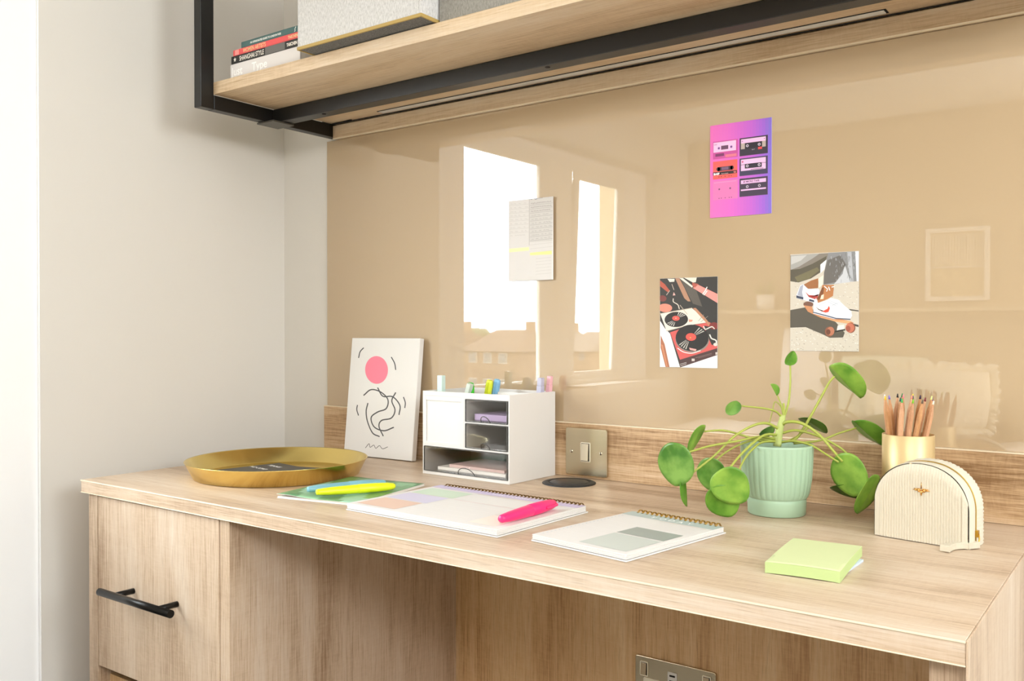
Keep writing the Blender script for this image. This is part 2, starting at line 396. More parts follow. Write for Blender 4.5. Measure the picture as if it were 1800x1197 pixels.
# ------------------------------------------------------------------ desk
YF = .829
wt = thing('worktop', 'long light oak worktop carrying the stationery and the plant', 'desk', (-1.543, YF, -.0224))
link('board', MB().box((-1.543, YF+.001, -.0224), (-.1362, 1.3795, 0)), W_TOP, wt, True, bevel=.0012)
link('edge_highlight', MB().box((-1.5432, YF, -.0022), (-.1362, YF+.0012, -.0002)).box((-1.5432, YF, -.0222), (-.1362, YF+.0012, -.0210)), W_EDGE, wt, True, bevel=.0004)['label'] = 'edge band with its highlight in paler colour'  # highlight on the rounded edging, put in as paler strips
g = thing('cable_grommet', 'round black cable grommet set in the worktop beside the light switch', 'grommet', (-.830, 1.303, 0))
link('rim', MB().lathe([(.046, 0), (.046, .0012), (.043, .0026), (.036, .0026), (.035, .0016), (0, .0016)], 48), M_BLK, g)
link('lid', MB().lathe([(0, .0030), (.032, .0030), (.0335, .0022), (.0335, .0017), (0, .0017)], 40), mat('grommet_lid', '#333336', .35), g)

cb = thing('drawer_cabinet', 'pale oak desk cabinet with one deep drawer above an open gap', 'cabinet', (-1.532, .838, ZF))
for nm, x0, x1 in (('side_panel', -1.532, -1.5035), ('side_panel', -1.1585, -1.1355)):
    link(nm, box1((x0, .838, ZF), (x1, 1.372, -.0228)), W_UP, cb, True, bevel=.0006)
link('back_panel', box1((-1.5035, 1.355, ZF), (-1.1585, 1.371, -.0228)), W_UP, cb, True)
link('shelf', box1((-1.5035, .86, -.362), (-1.1585, 1.355, -.342)), W_SHADE, cb, True)
link('base_panel', box1((-1.5035, .86, ZF+.04), (-1.1585, 1.355, ZF+.06)), W_SHADE, cb, True)
dr = link('drawer', MB().box((-1.4985, .836, -.319), (-1.1592, .855, -.0250)), W_UP, cb, True, bevel=.0008)
dp = Vector((1.532, -.838, -ZF))
hd = MB()
hy, hz = .800, -.1705
def tub(a, b, r): hd.tube([Vector(a)+dp, Vector(b)+dp], r, 20)
tub((-1.430, hy, hz-.001), (-1.228, hy, hz-.001), .0062)
for hx in (-1.389, -1.266): tub((hx, hy, hz-.001), (hx, .8365, hz-.001), .0048)
link('handle', hd, M_BLKM, dr)['label'] = 'black bar handle'

bp = thing('knee_panel', 'oak back panel coloured for the shade in the knee space below the worktop', 'panel', (-.65, 1.372, ZF))
link('panel', box1((-1.1353, 1.368, ZF), (-.1692, 1.379, -.0226)), W_SHADE, bp, True)
ep = thing('end_panel', 'upright pale oak panel carrying the near end of the worktop', 'panel', (-.155, .85, ZF))
link('upright', box1((-.169, .852, ZF), (-.1364, 1.379, -.0226)), W_UP, ep, True, bevel=.0008)
link('cladding', MB().box((-.1361, YF+.0005, ZF), (-.1343, 1.379, 0)), W_UP, ep, True, bevel=.0005)
up = tag(link('upstand', box1((-1.5125, 1.3660, 0.0006), (-.134, 1.3798, .0955)), W_SPL, None), 'low oak upstand running along the back of the worktop', 'upstand')
tag(link('upstand_lip', box1((-1.5125, 1.3655, .0956), (-.134, 1.3799, .0972)), W_EDGE, None, bevel=.0003), 'thin pale strip along the top of the oak upstand', 'strip')
gp = tag(link('splashback', MB().box((-1.5105, 1.374, .0974), (-.134, 1.3799, .6805)), M_GLASSP, None), 'glossy beige painted glass splashback behind the desk', 'splashback')

# ------------------------------------------------------------------ switch and socket
def plate_bm(x0, z0, x1, z1, y, t=.004, r=.004):
    P = []
    for cx, cz, a0 in ((x1-r, z1-r, 0), (x0+r, z1-r, 90), (x0+r, z0+r, 180), (x1-r, z0+r, 270)):
        for k in range(5):
            a = R(a0+k*22.5); P.append((cx+r*math.cos(a), cz+r*math.sin(a)))
    m = MB(); M = Matrix(((1, 0, 0, 0), (0, 0, -1, y), (0, 1, 0, 0), (0, 0, 0, 1)))
    return m.prism(P, 0, t, None, M), M
def rocker(parent, xc, zc, y, w, h):
    m, _ = plate_bm(xc-w/2-.0025, zc-h/2-.0025, xc+w/2+.0025, zc+h/2+.0025, y, .0016, .002)
    link('rocker_frame', m, mat('ivory_insert', '#efe7d3', .4), parent, True, bevel=.0003)
    link('rocker_well', box1((xc-w/2-.0006, y-.0018, zc-h/2-.0006), (xc+w/2+.0008, y-.0005, zc+h/2+.0006)), M_DARK, parent, True)
    k = MB(); M = Matrix.Translation((xc, y-.0022, zc)) @ Matrix.Rotation(R(-5), 4, 'X')
    k.box((-w/2, -.0016, -h/2), (w/2-.0004, .0012, h/2), None, M)
    link('rocker', k, M_CHR, parent, True, bevel=.0004)
def screw(parent, x, z, y):
    m = MB(); M = Matrix(((1, 0, 0, x), (0, 0, -1, y), (0, 1, 0, z), (0, 0, 0, 1)))
    m.lathe([(0, .0008), (.0028, .0006), (.0032, 0), (.0032, -.001), (0, -.001)], 16, M_CHR, M)
    m.box((-.0004, -.0026, .00085), (.0004, .0026, .0010), M_DARK, M)
    link('screw', m, None, parent, True)
sw = thing('light_switch', 'brushed nickel single light switch on the oak upstand', 'switch', (-.8315, 1.366, .004))
Y1 = 1.3655
m, _ = plate_bm(-.8745, .0045, -.7885, .0885, Y1); link('face_plate', m, M_BRUSH, sw, True, bevel=.0012)
rocker(sw, -.8325, .0465, Y1-.004, .0150, .0300)
screw(sw, -.8625, .0465, Y1-.004); screw(sw, -.8020, .0465, Y1-.004)
sk = thing('wall_socket', 'brushed nickel double power socket low on the oak back panel', 'socket', (-.662, 1.368, -.377))
Y2 = 1.3680
m, _ = plate_bm(-.7350, -.3770, -.5885, -.2915, Y2); link('face_plate', m, M_BRUSH, sk, True, bevel=.0012)
rocker(sk, -.7175, -.3120, Y2-.004, .0105, .0200); rocker(sk, -.6040, -.3120, Y2-.004, .0105, .0200)
m, _ = plate_bm(-.6735, -.362, -.6565, -.3075, Y2-.004, .0012, .0015); us = link('usb_module', m, M_WHITE, sk, True, bevel=.0003)
for zc, h in ((-.3135, .0030), (-.3240, .0060)):
    link('usb_port', box1((-.6700, Y2-.0056, zc-h/2), (-.6600, Y2-.0049, zc+h/2)), M_DARK, sk, True)
for xs in (-.703, -.627):
    i, _ = plate_bm(xs-.016, -.372, xs+.016, -.3265, Y2-.004, .0010, .003); link('pin_plate', i, mat('ivory_insert', '#efe7d3', .4), sk, True, bevel=.0003)
    for dx, z0, z1, wv in ((0, -.338, -.331, .002), (-.011, -.362, -.357, .0035), (.011, -.362, -.357, .0035)):
        link('pin_hole', box1((xs+dx-wv, Y2-.0056, z0), (xs+dx+wv, Y2-.0048, z1)), M_DARK, sk, True)

# ------------------------------------------------------------------ wall shelf
sh = thing('wall_shelf', 'oak wall shelf in a black steel frame above the desk', 'shelf', (-.8, 1.38, .685))
XA, XB = -1.500, -.100
for a, b in ((XA, XA+.0205), (XB-.0205, XB)):
    link('frame_post', box1((a, 1.030, .6852), (b, 1.0595, 1.30)), M_STEEL, sh, True, bevel=.0012)
    link('frame_post', box1((a, 1.350, .7130), (b, 1.3785, 1.30)), M_STEEL, sh, True, bevel=.0012)
    link('frame_rail', box1((a, 1.0597, .6852), (b, 1.3785, .7125)), M_STEEL, sh, True, bevel=.0012)
cbm = MB().box((XA+.0207, 1.200, .6855), (XB-.0207, 1.229, .7125))
cbr = link('cross_bar', cbm, M_STEEL, sh, True, bevel=.0012)
for x in (-1.338, -.8118):
    h = MB().lathe([(0, -.0004), (.0042, -.0004), (.0042, .0004), (0, .0004)], 20, None, Matrix.Translation((x, 1.2095, .6853))); link('bolt_hole', h, M_DARK, sh, True)
link('bracket', MB().box((-1.503, 1.178, .6815), (-1.452, 1.232, .6850)), mat('bracket_metal', '#4a463e', .4), sh, True, bevel=.0008)
link('board', MB().box((-1.4785, 1.0575, .7130), (-.1215, 1.3795, .7360)), W_SHF, sh, True, bevel=.0006)
link('batten', MB().box((-1.4790, 1.3620, .6812), (-.1215, 1.3795, .7095)), W_SHF, sh, True, bevel=.0008)
link('batten_edge', MB().box((-1.4790, 1.3612, .6805), (-.1215, 1.3680, .6822)), W_EDGE, sh, True, bevel=.0004)
link('light_channel', MB().box((-1.3188, 1.3350, .7122), (-.3246, 1.3535, .7129)), M_DARK, sh, True)
link('light_diffuser', MB().box((-1.3160, 1.3370, .7112), (-.3275, 1.3512, .7124)), mat('diffuser', '#dedad2', .5), sh, True, bevel=.0004)
cf = MB(); cf.tube(smooth_path([(-1.452, 1.357, .7108), (-1.435, 1.356, .7108), (-1.425, 1.352, .7112), (-1.41, 1.352, .7112), (-1.398, 1.357, .7108), (-.14, 1.3595, .7108)], 5), .0011, 6)
link('cable', cf, M_DARK, sh, True)

# ------------------------------------------------------------------ books on the shelf
def book(name, label, x0, x1, z0, z1, y0, d, cover, page, hard=True):
    b = thing(name, label, 'book', (x0, y0, z0), 0, 'books stacked on the wall shelf')
    W, H = x1-x0, z1-z0; t = .0014
    c = MB(); c.box((0, 0, 0), (W, d, t)); c.box((0, 0, H-t), (W, d, H)); c.box((0, 0, t), (W, .003, H-t))
    link('cover', c, cover, b, bevel=.0006)
    link('pages', MB().box((.002, .0031, t), (W-.002, d-.003, H-t)), page, b)
    return b, W, H
def spine(b, W, H): return Matrix(((1, 0, 0, 0), (0, 0, -1, -.0002), (0, 1, 0, 0), (0, 0, 0, 1)))
M_PG = mat('book_pages', '#efe9dd', .8)
bk, W_, H_ = book('book', 'thick pale grey book at the foot of the shelf stack', -1.447, -1.249, .7362, .7672, 1.073, .25, mat('cover_grey', '#e4dfdb', .6), M_PG)
words(bk, spine(bk, W_, H_), [('#fdfbf7', 'Just', .004, .009, .022, dict(bold=.0003)), ('#fdfbf7', 'Type', .064, .009, .022, dict(bold=.0003))])
bk, W_, H_ = book('book', 'black book with white title second from the bottom of the stack', -1.4445, -1.249, .7674, .7822, 1.073, .25, mat('cover_black', '#2d2b29', .5), M_PG)
words(bk, spine(bk, W_, H_), [('#f4eee2', 'SHANGHAI STYLE', .025, .003, .0125, dict(sx=.72, bold=.0002)), ('#f4eee2', 'TASCHEN', .160, .0045, .0080, dict(sx=.8, bold=.0003))])
a = Art(spine(bk, W_, H_), z0=.00005)
star = [(.0115+.0045*(1 if k % 2 == 0 else .45)*math.sin(PI*k/5), .0074+.0048*(1 if k % 2 == 0 else .45)*math.cos(PI*k/5)) for k in range(10)]
a.poly('#f4eee2', star); a.done(bk, 'emblem'); a = Art(spine(bk, W_, H_), z0=.00005); a.rect('#6d6a66', .100, .0005, .155, .0143, 0); a.done(bk, 'spine_print')
bk, W_, H_ = book('book', 'coral red book third up in the stack', -1.440, -1.2485, .7824, .7937, 1.074, .24, mat('cover_coral', '#ef5f60', .5), M_PG)
words(bk, spine(bk, W_, H_), [('#f6cf9a', 'WOMEN ARTISTS', .030, .002, .0108, dict(sx=.78, bold=.0002)), ('#f6cf9a', 'TASCHEN', .158, .003, .0075, dict(sx=.8, bold=.0003))])
a = Art(spine(bk, W_, H_)); a.rect('#f7a09a', .006, .001, .018, .0103, 0); a.done(bk, 'spine_print')
bk, W_, H_ = book('book', 'slim dark teal book on top of the stack', -1.417, -1.2475, .7939, .8055, 1.075, .20, mat('cover_teal', '#4c6d6b', .5), M_PG)
words(bk, spine(bk, W_, H_), [('#f2f4ee', 'AN OPINIONATED GUIDE TO LONDON PUBS', .027, .004, .0050, dict(bold=.0002, sx=.85))])
a = Art(spine(bk, W_, H_))
a.line('#f2f4ee', [(.152, .002), (.1535, .004), (.1525, .006), (.155, .0095)], .0016); a.done(bk, 'spine_print')

# ------------------------------------------------------------------ felt box
fb = thing('felt_box', 'large grey felt storage box jutting over the shelf edge', 'box', (-1.198, 1.024, .7362), 0)
FM = felt_mat('grey_felt', '#d9d7d4', '#b3b1ad'); FD = felt_mat('dark_felt', '#7d7c7a', '#4b4a49')
m = MB(); W_, D_, H_ = .2800, .26, .30
m.box((0, 0, .006), (.004, D_, H_)); m.box((W_-.004, 0, .006), (W_, D_, H_)); m.box((.004, 0, .006), (W_-.004, .004, H_)); m.box((.004, D_-.004, .006), (W_-.004, D_, H_))
link('side_walls', m, FM, fb, bevel=.001)
link('bottom', MB().box((.003, .003, .0015), (W_-.003, D_-.003, .0058)), FD, fb)
tr = MB(); tr.box((-.0008, -.0008, .0008), (W_+.0008, .0022, .0058)); tr.box((-.0008, .0022, .0008), (.0022, D_, .0058)); tr.box((W_-.0022, .0022, .0008), (W_+.0008, D_, .0058))
link('trim', tr, mat('ochre_trim', '#b39757', .6), fb)['label'] = 'thin ochre trim'
f2 = thing('felt_box', 'darker grey felt box beside the large one on the shelf', 'box', (-.914, 1.062, .7362), 0)
m = MB(); W_, D_, H_ = .42, .26, .30
m.box((0, 0, 0), (.004, D_, H_)); m.box((W_-.004, 0, 0), (W_, D_, H_)); m.box((.004, 0, 0), (W_-.004, .004, H_)); m.box((.004, D_-.004, 0), (W_-.004, D_, H_))
link('side_walls', m, felt_mat('taupe_felt', '#9f9b92', '#7c7870'), f2, bevel=.001)
link('bottom', MB().box((.004, .004, .0), (W_-.004, D_-.004, .004)), FD, f2)

# ------------------------------------------------------------------ brass tray with two cards
ty = thing('tray', 'round brushed brass tray near the wall end of the desk', 'tray', (-1.308, 1.070, .0002))
link('dish', MB().lathe([(0, .0), (.140, .0), (.146, .0012), (.1600, .0285), (.1612, .0295), (.1608, .0300), (.1586, .0290), (.1440, .0034), (.139, .0026), (0, .0026)], 128), M_BRASS, ty)
def tcard(label, loc, rz, lines, tilt=0):
    k = tag(link('card', MB().box((-.064, -.064, 0), (.064, .064, .0014)), mat('charcoal_card', '#43403c', .45), None, bevel=.0004), label, 'card')
    k.location = loc; k.rotation_euler = (0, 0, rz)
    words(k, Matrix.Translation((0, 0, .0014)), [('#f4f2ee', t, x, y, s, dict(bold=.0004)) for t, x, y, s in lines]); return k
tcard('charcoal card with white wording lying in the brass tray', (-1.338, 1.068, .0046), R(-9), [('NO COMP', -.060, -.002, .0120), ('TENNIS', -.050, .030, .0125)])
tcard('blank side charcoal card half under the lettered one in the tray', (-1.272, 1.088, .0030), R(14), [])

# ------------------------------------------------------------------ leaning canvas
cv = thing('canvas_print', 'white canvas with a pink round and looping black lines leaning on the upstand', 'canvas', (-1.404, 1.322, .0020), R(2))
CW, CH, CD = .1880, .2460, .013
LM = Matrix.Rotation(-.105, 4, 'X')
m = MB(); m.box((0, 0, 0), (CW, CD, CH), None, LM); link('canvas', m, mat('canvas_white', '#e3e0db', .75, bump=.15, bscale=900), cv, bevel=.0012)
# print coordinates: x right, y up on the front face; picture taken from a 798 x 1197 view of it
FM_ = LM @ Matrix(((1, 0, 0, 0), (0, 0, -1, 0), (0, 1, 0, 0), (0, 0, 0, 1)))
def ctf(x, y):
    l = 45 - (y-0)*.118 if y < 0 else 45 - y*.118; r = 735 - y*.092
    return ((x-l)/(r-l)*CW, CH - (y+22)/(1170+22)*CH)
a = Art(FM_, ctf)
def SP(p): return [tuple(v) for v in smooth_path([(x, y, 0) for x, y in p], 6)]
sp2 = lambda p: [(v[0], v[1]) for v in SP(p)]
INK = '#4a4947'      # plain abstract print: a pink round over loose looping ink lines
a.ell('#ee7f93', 292, 300, 118, 140, 1, .15, 40)
a.line(INK, sp2([(150, 560), (230, 500), (330, 520), (400, 590), (380, 680), (290, 720), (220, 780), (250, 870), (350, 900), (450, 860)]), 12, 2)
a.line(INK, sp2([(480, 520), (440, 600), (470, 690), (430, 770), (330, 800), (300, 860), (340, 950)]), 12, 3)
a.line(INK, sp2([(190, 640), (170, 720), (180, 820), (230, 930), (300, 960)]), 12, 3)
a.line(INK, sp2([(300, 480), (350, 560), (450, 560), (520, 640), (510, 730)]), 12, 4)
for pts in ([(110, 180), (128, 120), (165, 80)], [(450, 170), (480, 230), (488, 290)], [(78, 665), (70, 710), (85, 765)], [(560, 560), (575, 610), (570, 660)]): a.line('#3c3b3a', sp2(pts), 10, 5)
a.line('#2f2e2d', sp2([(150, 1085), (190, 1040), (200, 1075), (240, 1050), (260, 1080), (300, 1050), (330, 1078), (385, 1055)]), 5, 5)
a.done(cv)

# ------------------------------------------------------------------ drawer organiser
og = thing('drawer_organiser', 'white desktop organiser with three smoky clear drawers beside the canvas', 'organiser', (-1.104, 1.2352, .0003), R(-2.2))
OW, OD_, OH = .2030, .1330, .1515
m = MB(); t = .0028
m.box((0, 0, 0), (t, OD_, OH)); m.box((OW-t, 0, 0), (OW, OD_, OH)); m.box((t, OD_-t, 0), (OW-t, OD_, OH)); m.box((t, 0, 0), (OW-t, OD_-t, .0058))
m.box((t, 0, .0515), (OW-t, OD_-t, .0545)); m.box((.1005, 0, .0545), (.1035, OD_-t, .1445)); m.box((.1035, 0, .0985), (OW-t, OD_-t, .1010))
m.box((.1035, 0, .1410), (OW-t, OD_-t, .1435)); m.box((t, .002, .0545), (.1005, .0055, .1515)); m.box((.1005, 0, .1435), (OW-t, .0028, OH))
m.box((t, .0055, .0700), (.1005, OD_-t, .0720)); m.box((t, .066, .072), (.1005, .068, .145)); m.box((.1035, .09, .1435), (OW-t, .0915, .1490))
link('body', m, M_WHITE, og, bevel=.0005)
f = MB(); f.box((t, -.0002, .0545), (.0085, .0020, .1430)); f.box((.0935, -.0002, .0545), (.1005, .0020, .1430)); f.box((.0085, -.0002, .1345), (.0935, .0020, .1430)); f.box((.0085, -.0002, .0545), (.0935, .0020, .0605)); f.box((t, -.0002, .1430), (.1005, .0020, OH))
link('front_panel', f, M_WHITE, og, bevel=.0006)
def odrawer(x0, x1, z0, z1, dep=.125, hx=None, hw=.013, hh=.013):
    f = MB(); f.box((x0+.001, -.0012, z0+.001), (x1-.001, .0004, z1-.001)); d = link('drawer', f, M_SMOKE, og)
    e = .0009; k = MB()
    for a, b in (((x0, z0), (x1, z0+e)), ((x0, z1-e), (x1, z1)), ((x0, z0+e), (x0+e, z1-e)), ((x1-e, z0+e), (x1, z1-e))): k.box((a[0], -.0018, a[1]), (b[0], .0006, b[1]))
    link('edge', k, M_SMKED, d)
    tr = MB(); tr.box((x0+.002, .001, z0+.001), (x1-.002, dep, z0+.0025)); tr.box((x0+.002, .001, z0+.0025), (x0+.003, dep, z1-.006)); tr.box((x1-.003, .001, z0+.0025), (x1-.002, dep, z1-.006)); tr.box((x0+.003, dep-.001, z0+.0025), (x1-.003, dep, z1-.006))
    link('tray', tr, M_SMOKE, d)
    hx = hx or (x0+x1)/2; P = [(hx + hw*math.cos(PI*i/14), -.0016 - .006*math.sin(PI*i/14), z0 + .0005 + hh*math.sin(PI*i/14)) for i in range(15)]
    link('pull', MB().tube(P, .0007, 6), M_SMKED, d)
    lip = MB()
    for i in range(14):
        a, b = P[i], P[i+1]; lip.face([(a[0], -.0016, a[2]), (b[0], -.0016, b[2]), b, a])
    link('pull_cup', lip, M_SMOKE, d)
    return d
odrawer(.1045, .1990, .1015, .1405, hx=.152, hw=.0100, hh=.0110); odrawer(.1045, .1990, .0555, .0980, hx=.152, hw=.0100, hh=.0110); odrawer(.0042, .1990, .0065, .0510, hx=.108, hw=.0190, hh=.0130)
def inorg(x, y, z):
    c, s_ = math.cos(R(-2.2)), math.sin(R(-2.2)); return (-1.104 + x*c - y*s_, 1.2352 + x*s_ + y*c, z+.0003)
def loose(name, label, cat, x, y, z, w, d, h, m, rz=0, group=None):
    o = tag(link(name, MB().box((0, 0, 0), (w, d, h)), m, None, bevel=.0004), label, cat, group)
    o.location = inorg(x, y, z); o.rotation_euler = (0, 0, R(-2.2)+rz); return o
loose('sticky_pad', 'lilac sticky note pad in the top clear drawer', 'note pad', .115, .012, .1042, .074, .074, .0105, mat('lilac_paper', '#c2aed4', .8))
loose('paper_stack', 'stack of white paper in the wide bottom clear drawer', 'paper', .030, .008, .0092, .158, .105, .0055, mat('paper_w', '#eeeae4', .8))
loose('notepad', 'dusty pink notepad on the paper in the bottom clear drawer', 'note pad', .052, .015, .0149, .128, .09, .0048, mat('pink_pad', '#dcc0bb', .8))

def marker(label, u, v, col, top, w=.0075, lean=(0, 0), bottom=.073, kind='box', d=.011):
    """marker pen standing in the organiser; u, v: place inside it, top: height of its cap"""
    X = inorg(u, v, bottom); o = thing('highlighter', label, 'pen', X, R(-2.2), 'highlighters standing in the organiser')
    L = top-bottom; M = Matrix.Rotation(lean[0], 4, 'Y') @ Matrix.Rotation(lean[1], 4, 'X'); mt = mat('pen_'+col.lstrip('#'), col, .35)
    b = MB(); c = MB()
    if kind == 'box':
        b.box((-w, -d/2, 0), (w, d/2, L*.55), None, M); c.box((-w*.92, -d/2*.92, L*.55), (w*.92, d/2*.92, L), None, M)
    else:
        pr = [(0, 0), (.005, .001), (.0062, .01), (.0066, L*.55)]; cp = [(.0066, L*.55), (.0072, L*.56), (.0072, L*.92), (.0058, L*.985), (0, L)]
        b.lathe(pr, 20, None, M @ Matrix.Diagonal((1, .8, 1, 1))); c.lathe(cp, 20, None, M @ Matrix.Diagonal((1, .8, 1, 1)))
        c.box((-.0018, -.0078, L*.62), (.0018, -.0060, L*.95), None, M)
    link('barrel', b, mt, o, bevel=.0008); link('cap', c, mt, o, bevel=.0008)
marker('pale mint marker standing at the canvas end of the organiser', .014, .035, '#cfe3dc', .1785, .0066)
marker('pale grey green marker leaning in the organiser beside the bright green one', .050, .045, '#ccd6c8', .169, .0048, (.32, 0), .085)
marker('bright green pen standing in the organiser', .071, .052, '#35c21f', .1670, kind='r')
marker('lime yellow pen leaning beside a blue one in the organiser', .070, .084, '#dbe53c', .1735, kind='r', lean=(.22, 0), bottom=.078)
marker('light blue pen leaning against the lime one in the organiser', .081, .094, '#7fb4d6', .1745, kind='r', lean=(.20, 0), bottom=.078)
marker('lavender grey marker at the switch end of the organiser', .186, .110, '#bdbccf', .1765, .0050, (.05, 0), .1445)
marker('pale pink marker at the switch end of the organiser', .1945, .124, '#efb9c2', .1795, .0044, (.10, 0), .1445, d=.009)
# ------------------------------------------------------------------ green notebook with two highlighters
nb = thing('notebook', 'green patterned softback notebook under two highlighters', 'notebook', (-1.122, .9154, .0003), R(10.5))
NW, ND = .150, .196
def zc_(x, y): return .0034 + .0030*math.exp(-((x-.012)/.035)**2)*(1-.4*y/ND)
pg = MB(); pg.box((.0010, .0010, .0004), (NW-.001, ND-.001, .0030)); link('pages', pg, mat('page_edge', '#e2ddd1', .8), nb)
link('back_cover', MB().box((0, 0, 0), (NW, ND, .0004)), M_PAPER, nb)
cvr = MB(); T = []
gl = ['#7ea77d', '#5f8a62', '#8db88f', '#6d9466', '#9cc6a8', '#79a45c']
nx, ny = 24, 14
for zz, flip in ((0, 0),):
    V = [[cvr.bm.verts.new((NW*i/nx, ND*j/ny, zc_(NW*i/nx, ND*j/ny)+.0005)) for j in range(ny+1)] for i in range(nx+1)]
    Vb = [[cvr.bm.verts.new((NW*i/nx, ND*j/ny, zc_(NW*i/nx, ND*j/ny))) for j in range(ny+1)] for i in range(nx+1)]
    for i in range(nx):
        for j in range(ny):
            x, y = NW*(i+.5)/nx, ND*(j+.5)/ny
            band = int((x*1.0 + y*.55)/.040); c = gl[(band + (1 if (x - y*.75) > .01 else 3)) % 6]
            f = cvr.bm.faces.new([V[i][j], V[i+1][j], V[i+1][j+1], V[i][j+1]]); f.material_index = cvr.mi(mat('cover_'+c[1:], c, .5)); f.smooth = True
            f = cvr.bm.faces.new([Vb[i][j+1], Vb[i+1][j+1], Vb[i+1][j], Vb[i][j]]); f.material_index = cvr.mi(M_PAPER)
    ring = [(i, 0) for i in range(nx)] + [(nx, j) for j in range(ny)] + [(i, ny) for i in range(nx, 0, -1)] + [(0, j) for j in range(ny, 0, -1)]
    for (i, j), (k, l) in zip(ring, ring[1:]+ring[:1]):
        f = cvr.bm.faces.new([V[i][j], Vb[i][j], Vb[k][l], V[k][l]]); f.material_index = cvr.mi(M_PAPER)
link('front_cover', cvr, None, nb)

def lying_pen(label, a, b, col, r=.0072, clip='far', cap_at=.52, group='highlighters lying on the pads', clip_len=.035):
    a = Vector(a); b = Vector(b); L = (b-a).length; rz = math.atan2(b.y-a.y, b.x-a.x)
    o = thing('highlighter', label, 'pen', a, rz, group); mt = mat('pen_'+col.lstrip('#'), col, .32)
    M = Matrix.Rotation(-math.asin((b.z-a.z)/L), 4, 'Y') @ Matrix.Translation((0, 0, r*.9)) @ Matrix.Rotation(PI/2, 4, 'Y') @ Matrix.Diagonal((.9, 1, 1, 1))
    body = [(0, 0), (r*.55, .0006), (r*.66, .003), (r*.84, .02), (r*.97, L*.4), (r*.985, L*cap_at)]
    cap = [(r*.985, L*cap_at), (r*1.04, L*cap_at+.0005), (r*1.02, L*.75), (r*.9, L*.90), (r*.72, L*.975), (r*.45, L*.998), (0, L)]
    bo = MB().lathe(body, 24, None, M); link('barrel', bo, mt, o)
    link('cap', MB().lathe(cap, 24, None, M), mt, o)
    k = MB(); P = []
    s = -1 if clip == 'near' else 1
    P = [(-(0), s*r*.80, L-.004), (0, s*r*1.12, L-.010), (0, s*r*1.16, L-clip_len*.6), (0, s*r*1.02, L-clip_len)]
    k.tube([M @ Vector(p) for p in smooth_path(P, 4)], .0017, 8); link('clip', k, mt, o)
    return o
zt = .0046
lying_pen('yellow highlighter lying on the green notebook', (-1.053, .9345, zt+.0022), (-1.0035, 1.056, zt), '#e3ee22', .0078)
lying_pen('light blue highlighter lying behind the yellow one', (-1.0830, .9430, zt+.0024), (-1.0415, 1.073, zt), '#7fb3c4', .0075)

# ------------------------------------------------------------------ spiral planners
def planner(name, label, loc, rz, W, D, H, header, n, wire, art, gap):
    p = thing(name, label, 'planner', loc, rz)
    link('back_board', MB().box((-.001, -.001, 0), (W+.001, D, .0018)), M_PAPER, p, bevel=.0006)
    m = MB(); N = 5
    for i in range(N):          # page block in a few loose leaves of slightly different size
        z0 = .0026 + (H-.0026)*i/N; z1 = .0026 + (H-.0026)*(i+.92)/N; e = .0004*(i % 2)
        m.box((e, e, z0), (W-e, D-.004, z1))
    link('pages', m, M_PAPER, p, bevel=.0003)
    a = Art(Matrix.Translation((0, 0, H)), z0=.0001, step=.00002); art(a, W, D); a.done(p, 'page_print')
    holes = MB(); ring = MB(); r = .0062
    x0, x1 = .012, W-.010
    for i in range(n):
        x = x0 + (x1-x0)*i/(n-1)
        for dx in (-.0009, .0009):
            P = [(x+dx, D-.006 + r*(1-math.cos(t))*.0 + .0045 + r*math.cos(t), H*.5 + .0012 + r*math.sin(t)) for t in [PI*1.0 - PI*1.55*k/9 for k in range(10)]]
            ring.tube(P, .00055, 5, caps=False)
        holes.box((x-.0016, D-.0092, H+.00004), (x+.0016, D-.0068, H+.00014))
    wb = link('wire_binding', ring, wire, p); wb['label'] = 'gold twin-wire binding'; wb['kind'] = 'stuff'
    link('punched_holes', holes, M_DARK, p)['kind'] = 'stuff'
    return p
def art_big(a, W, D):
    a.rect('#c9bcd8', 0.0005, D-.0265, W-.0005, D-.0045, 0)
    a.text('#f7f4fb', 'WEEKLY PLANNER', W*.42, D-.019, .0085, 1)
    a.rect('#dfc0ae', .010, .010, .088, .066, 0); a.rect('#cfcadf', .010, .069, .092, .118, 0); a.rect('#c6d8c2', .010, .121, .096, .168, 0)
    for y, c in ((.172, '#d9b9a9'), (.118, '#d8b6b4')): a.rect(c, .103, y-.0012, W-.055 if y < .15 else W-.016, y, 0)
    a.rect('#e3cfc4', W-.062, .070, W-.016, .0712, 0)
    for i in range(4): a.rect('#ece9e6', .100, .030+.022*i, W-.075, .0305+.022*i, 0)
    a.rect('#f0e4d8', W-.060, .012, W-.014, .066, 0)
planner('planner', 'large white desk planner with pastel blocks and a pink highlighter on it', (-.9630, .9130, .0003), R(-2.6), .283, .203, .0105, None, 38, M_SPIRD, art_big, 0)
lying_pen('hot pink highlighter lying across the large planner', (-.6905, .9215, .0111), (-.6945, 1.0520, .0111), '#fb2f77', .0088, clip='near')
def art_small(a, W, D):
    a.rect('#b3c1bf', 0.0005, D-.0285, W-.0005, D-.0042, 0)
    for i, ch in enumerate('TODAY'): a.text('#ffffff', ch, .043+i*.0145, D-.0235, .0125, 1, bold=.0001)
    a.rect('#9aa39d', W*.46, .082, W-.008, .124, 0); a.rect('#c3cac4', W*.46, .010, W-.008, .078, 0)
    for i in range(5): a.rect('#cfc3bd', W*.50, .134+.0075*i, W-.010, .1345+.0075*i, 0)
    a.rect('#dcc9b4', W*.46, D-.0335, W-.008, D-.0325, 0)
    for i in range(22): a.rect('#b9c4cf', .006, .012+.0075*i, .0075, .0145+.0075*i, 0)
    for i in range(6): a.rect('#e9e6e4', .014, .02+.022*i, W*.43, .0204+.022*i, 0)
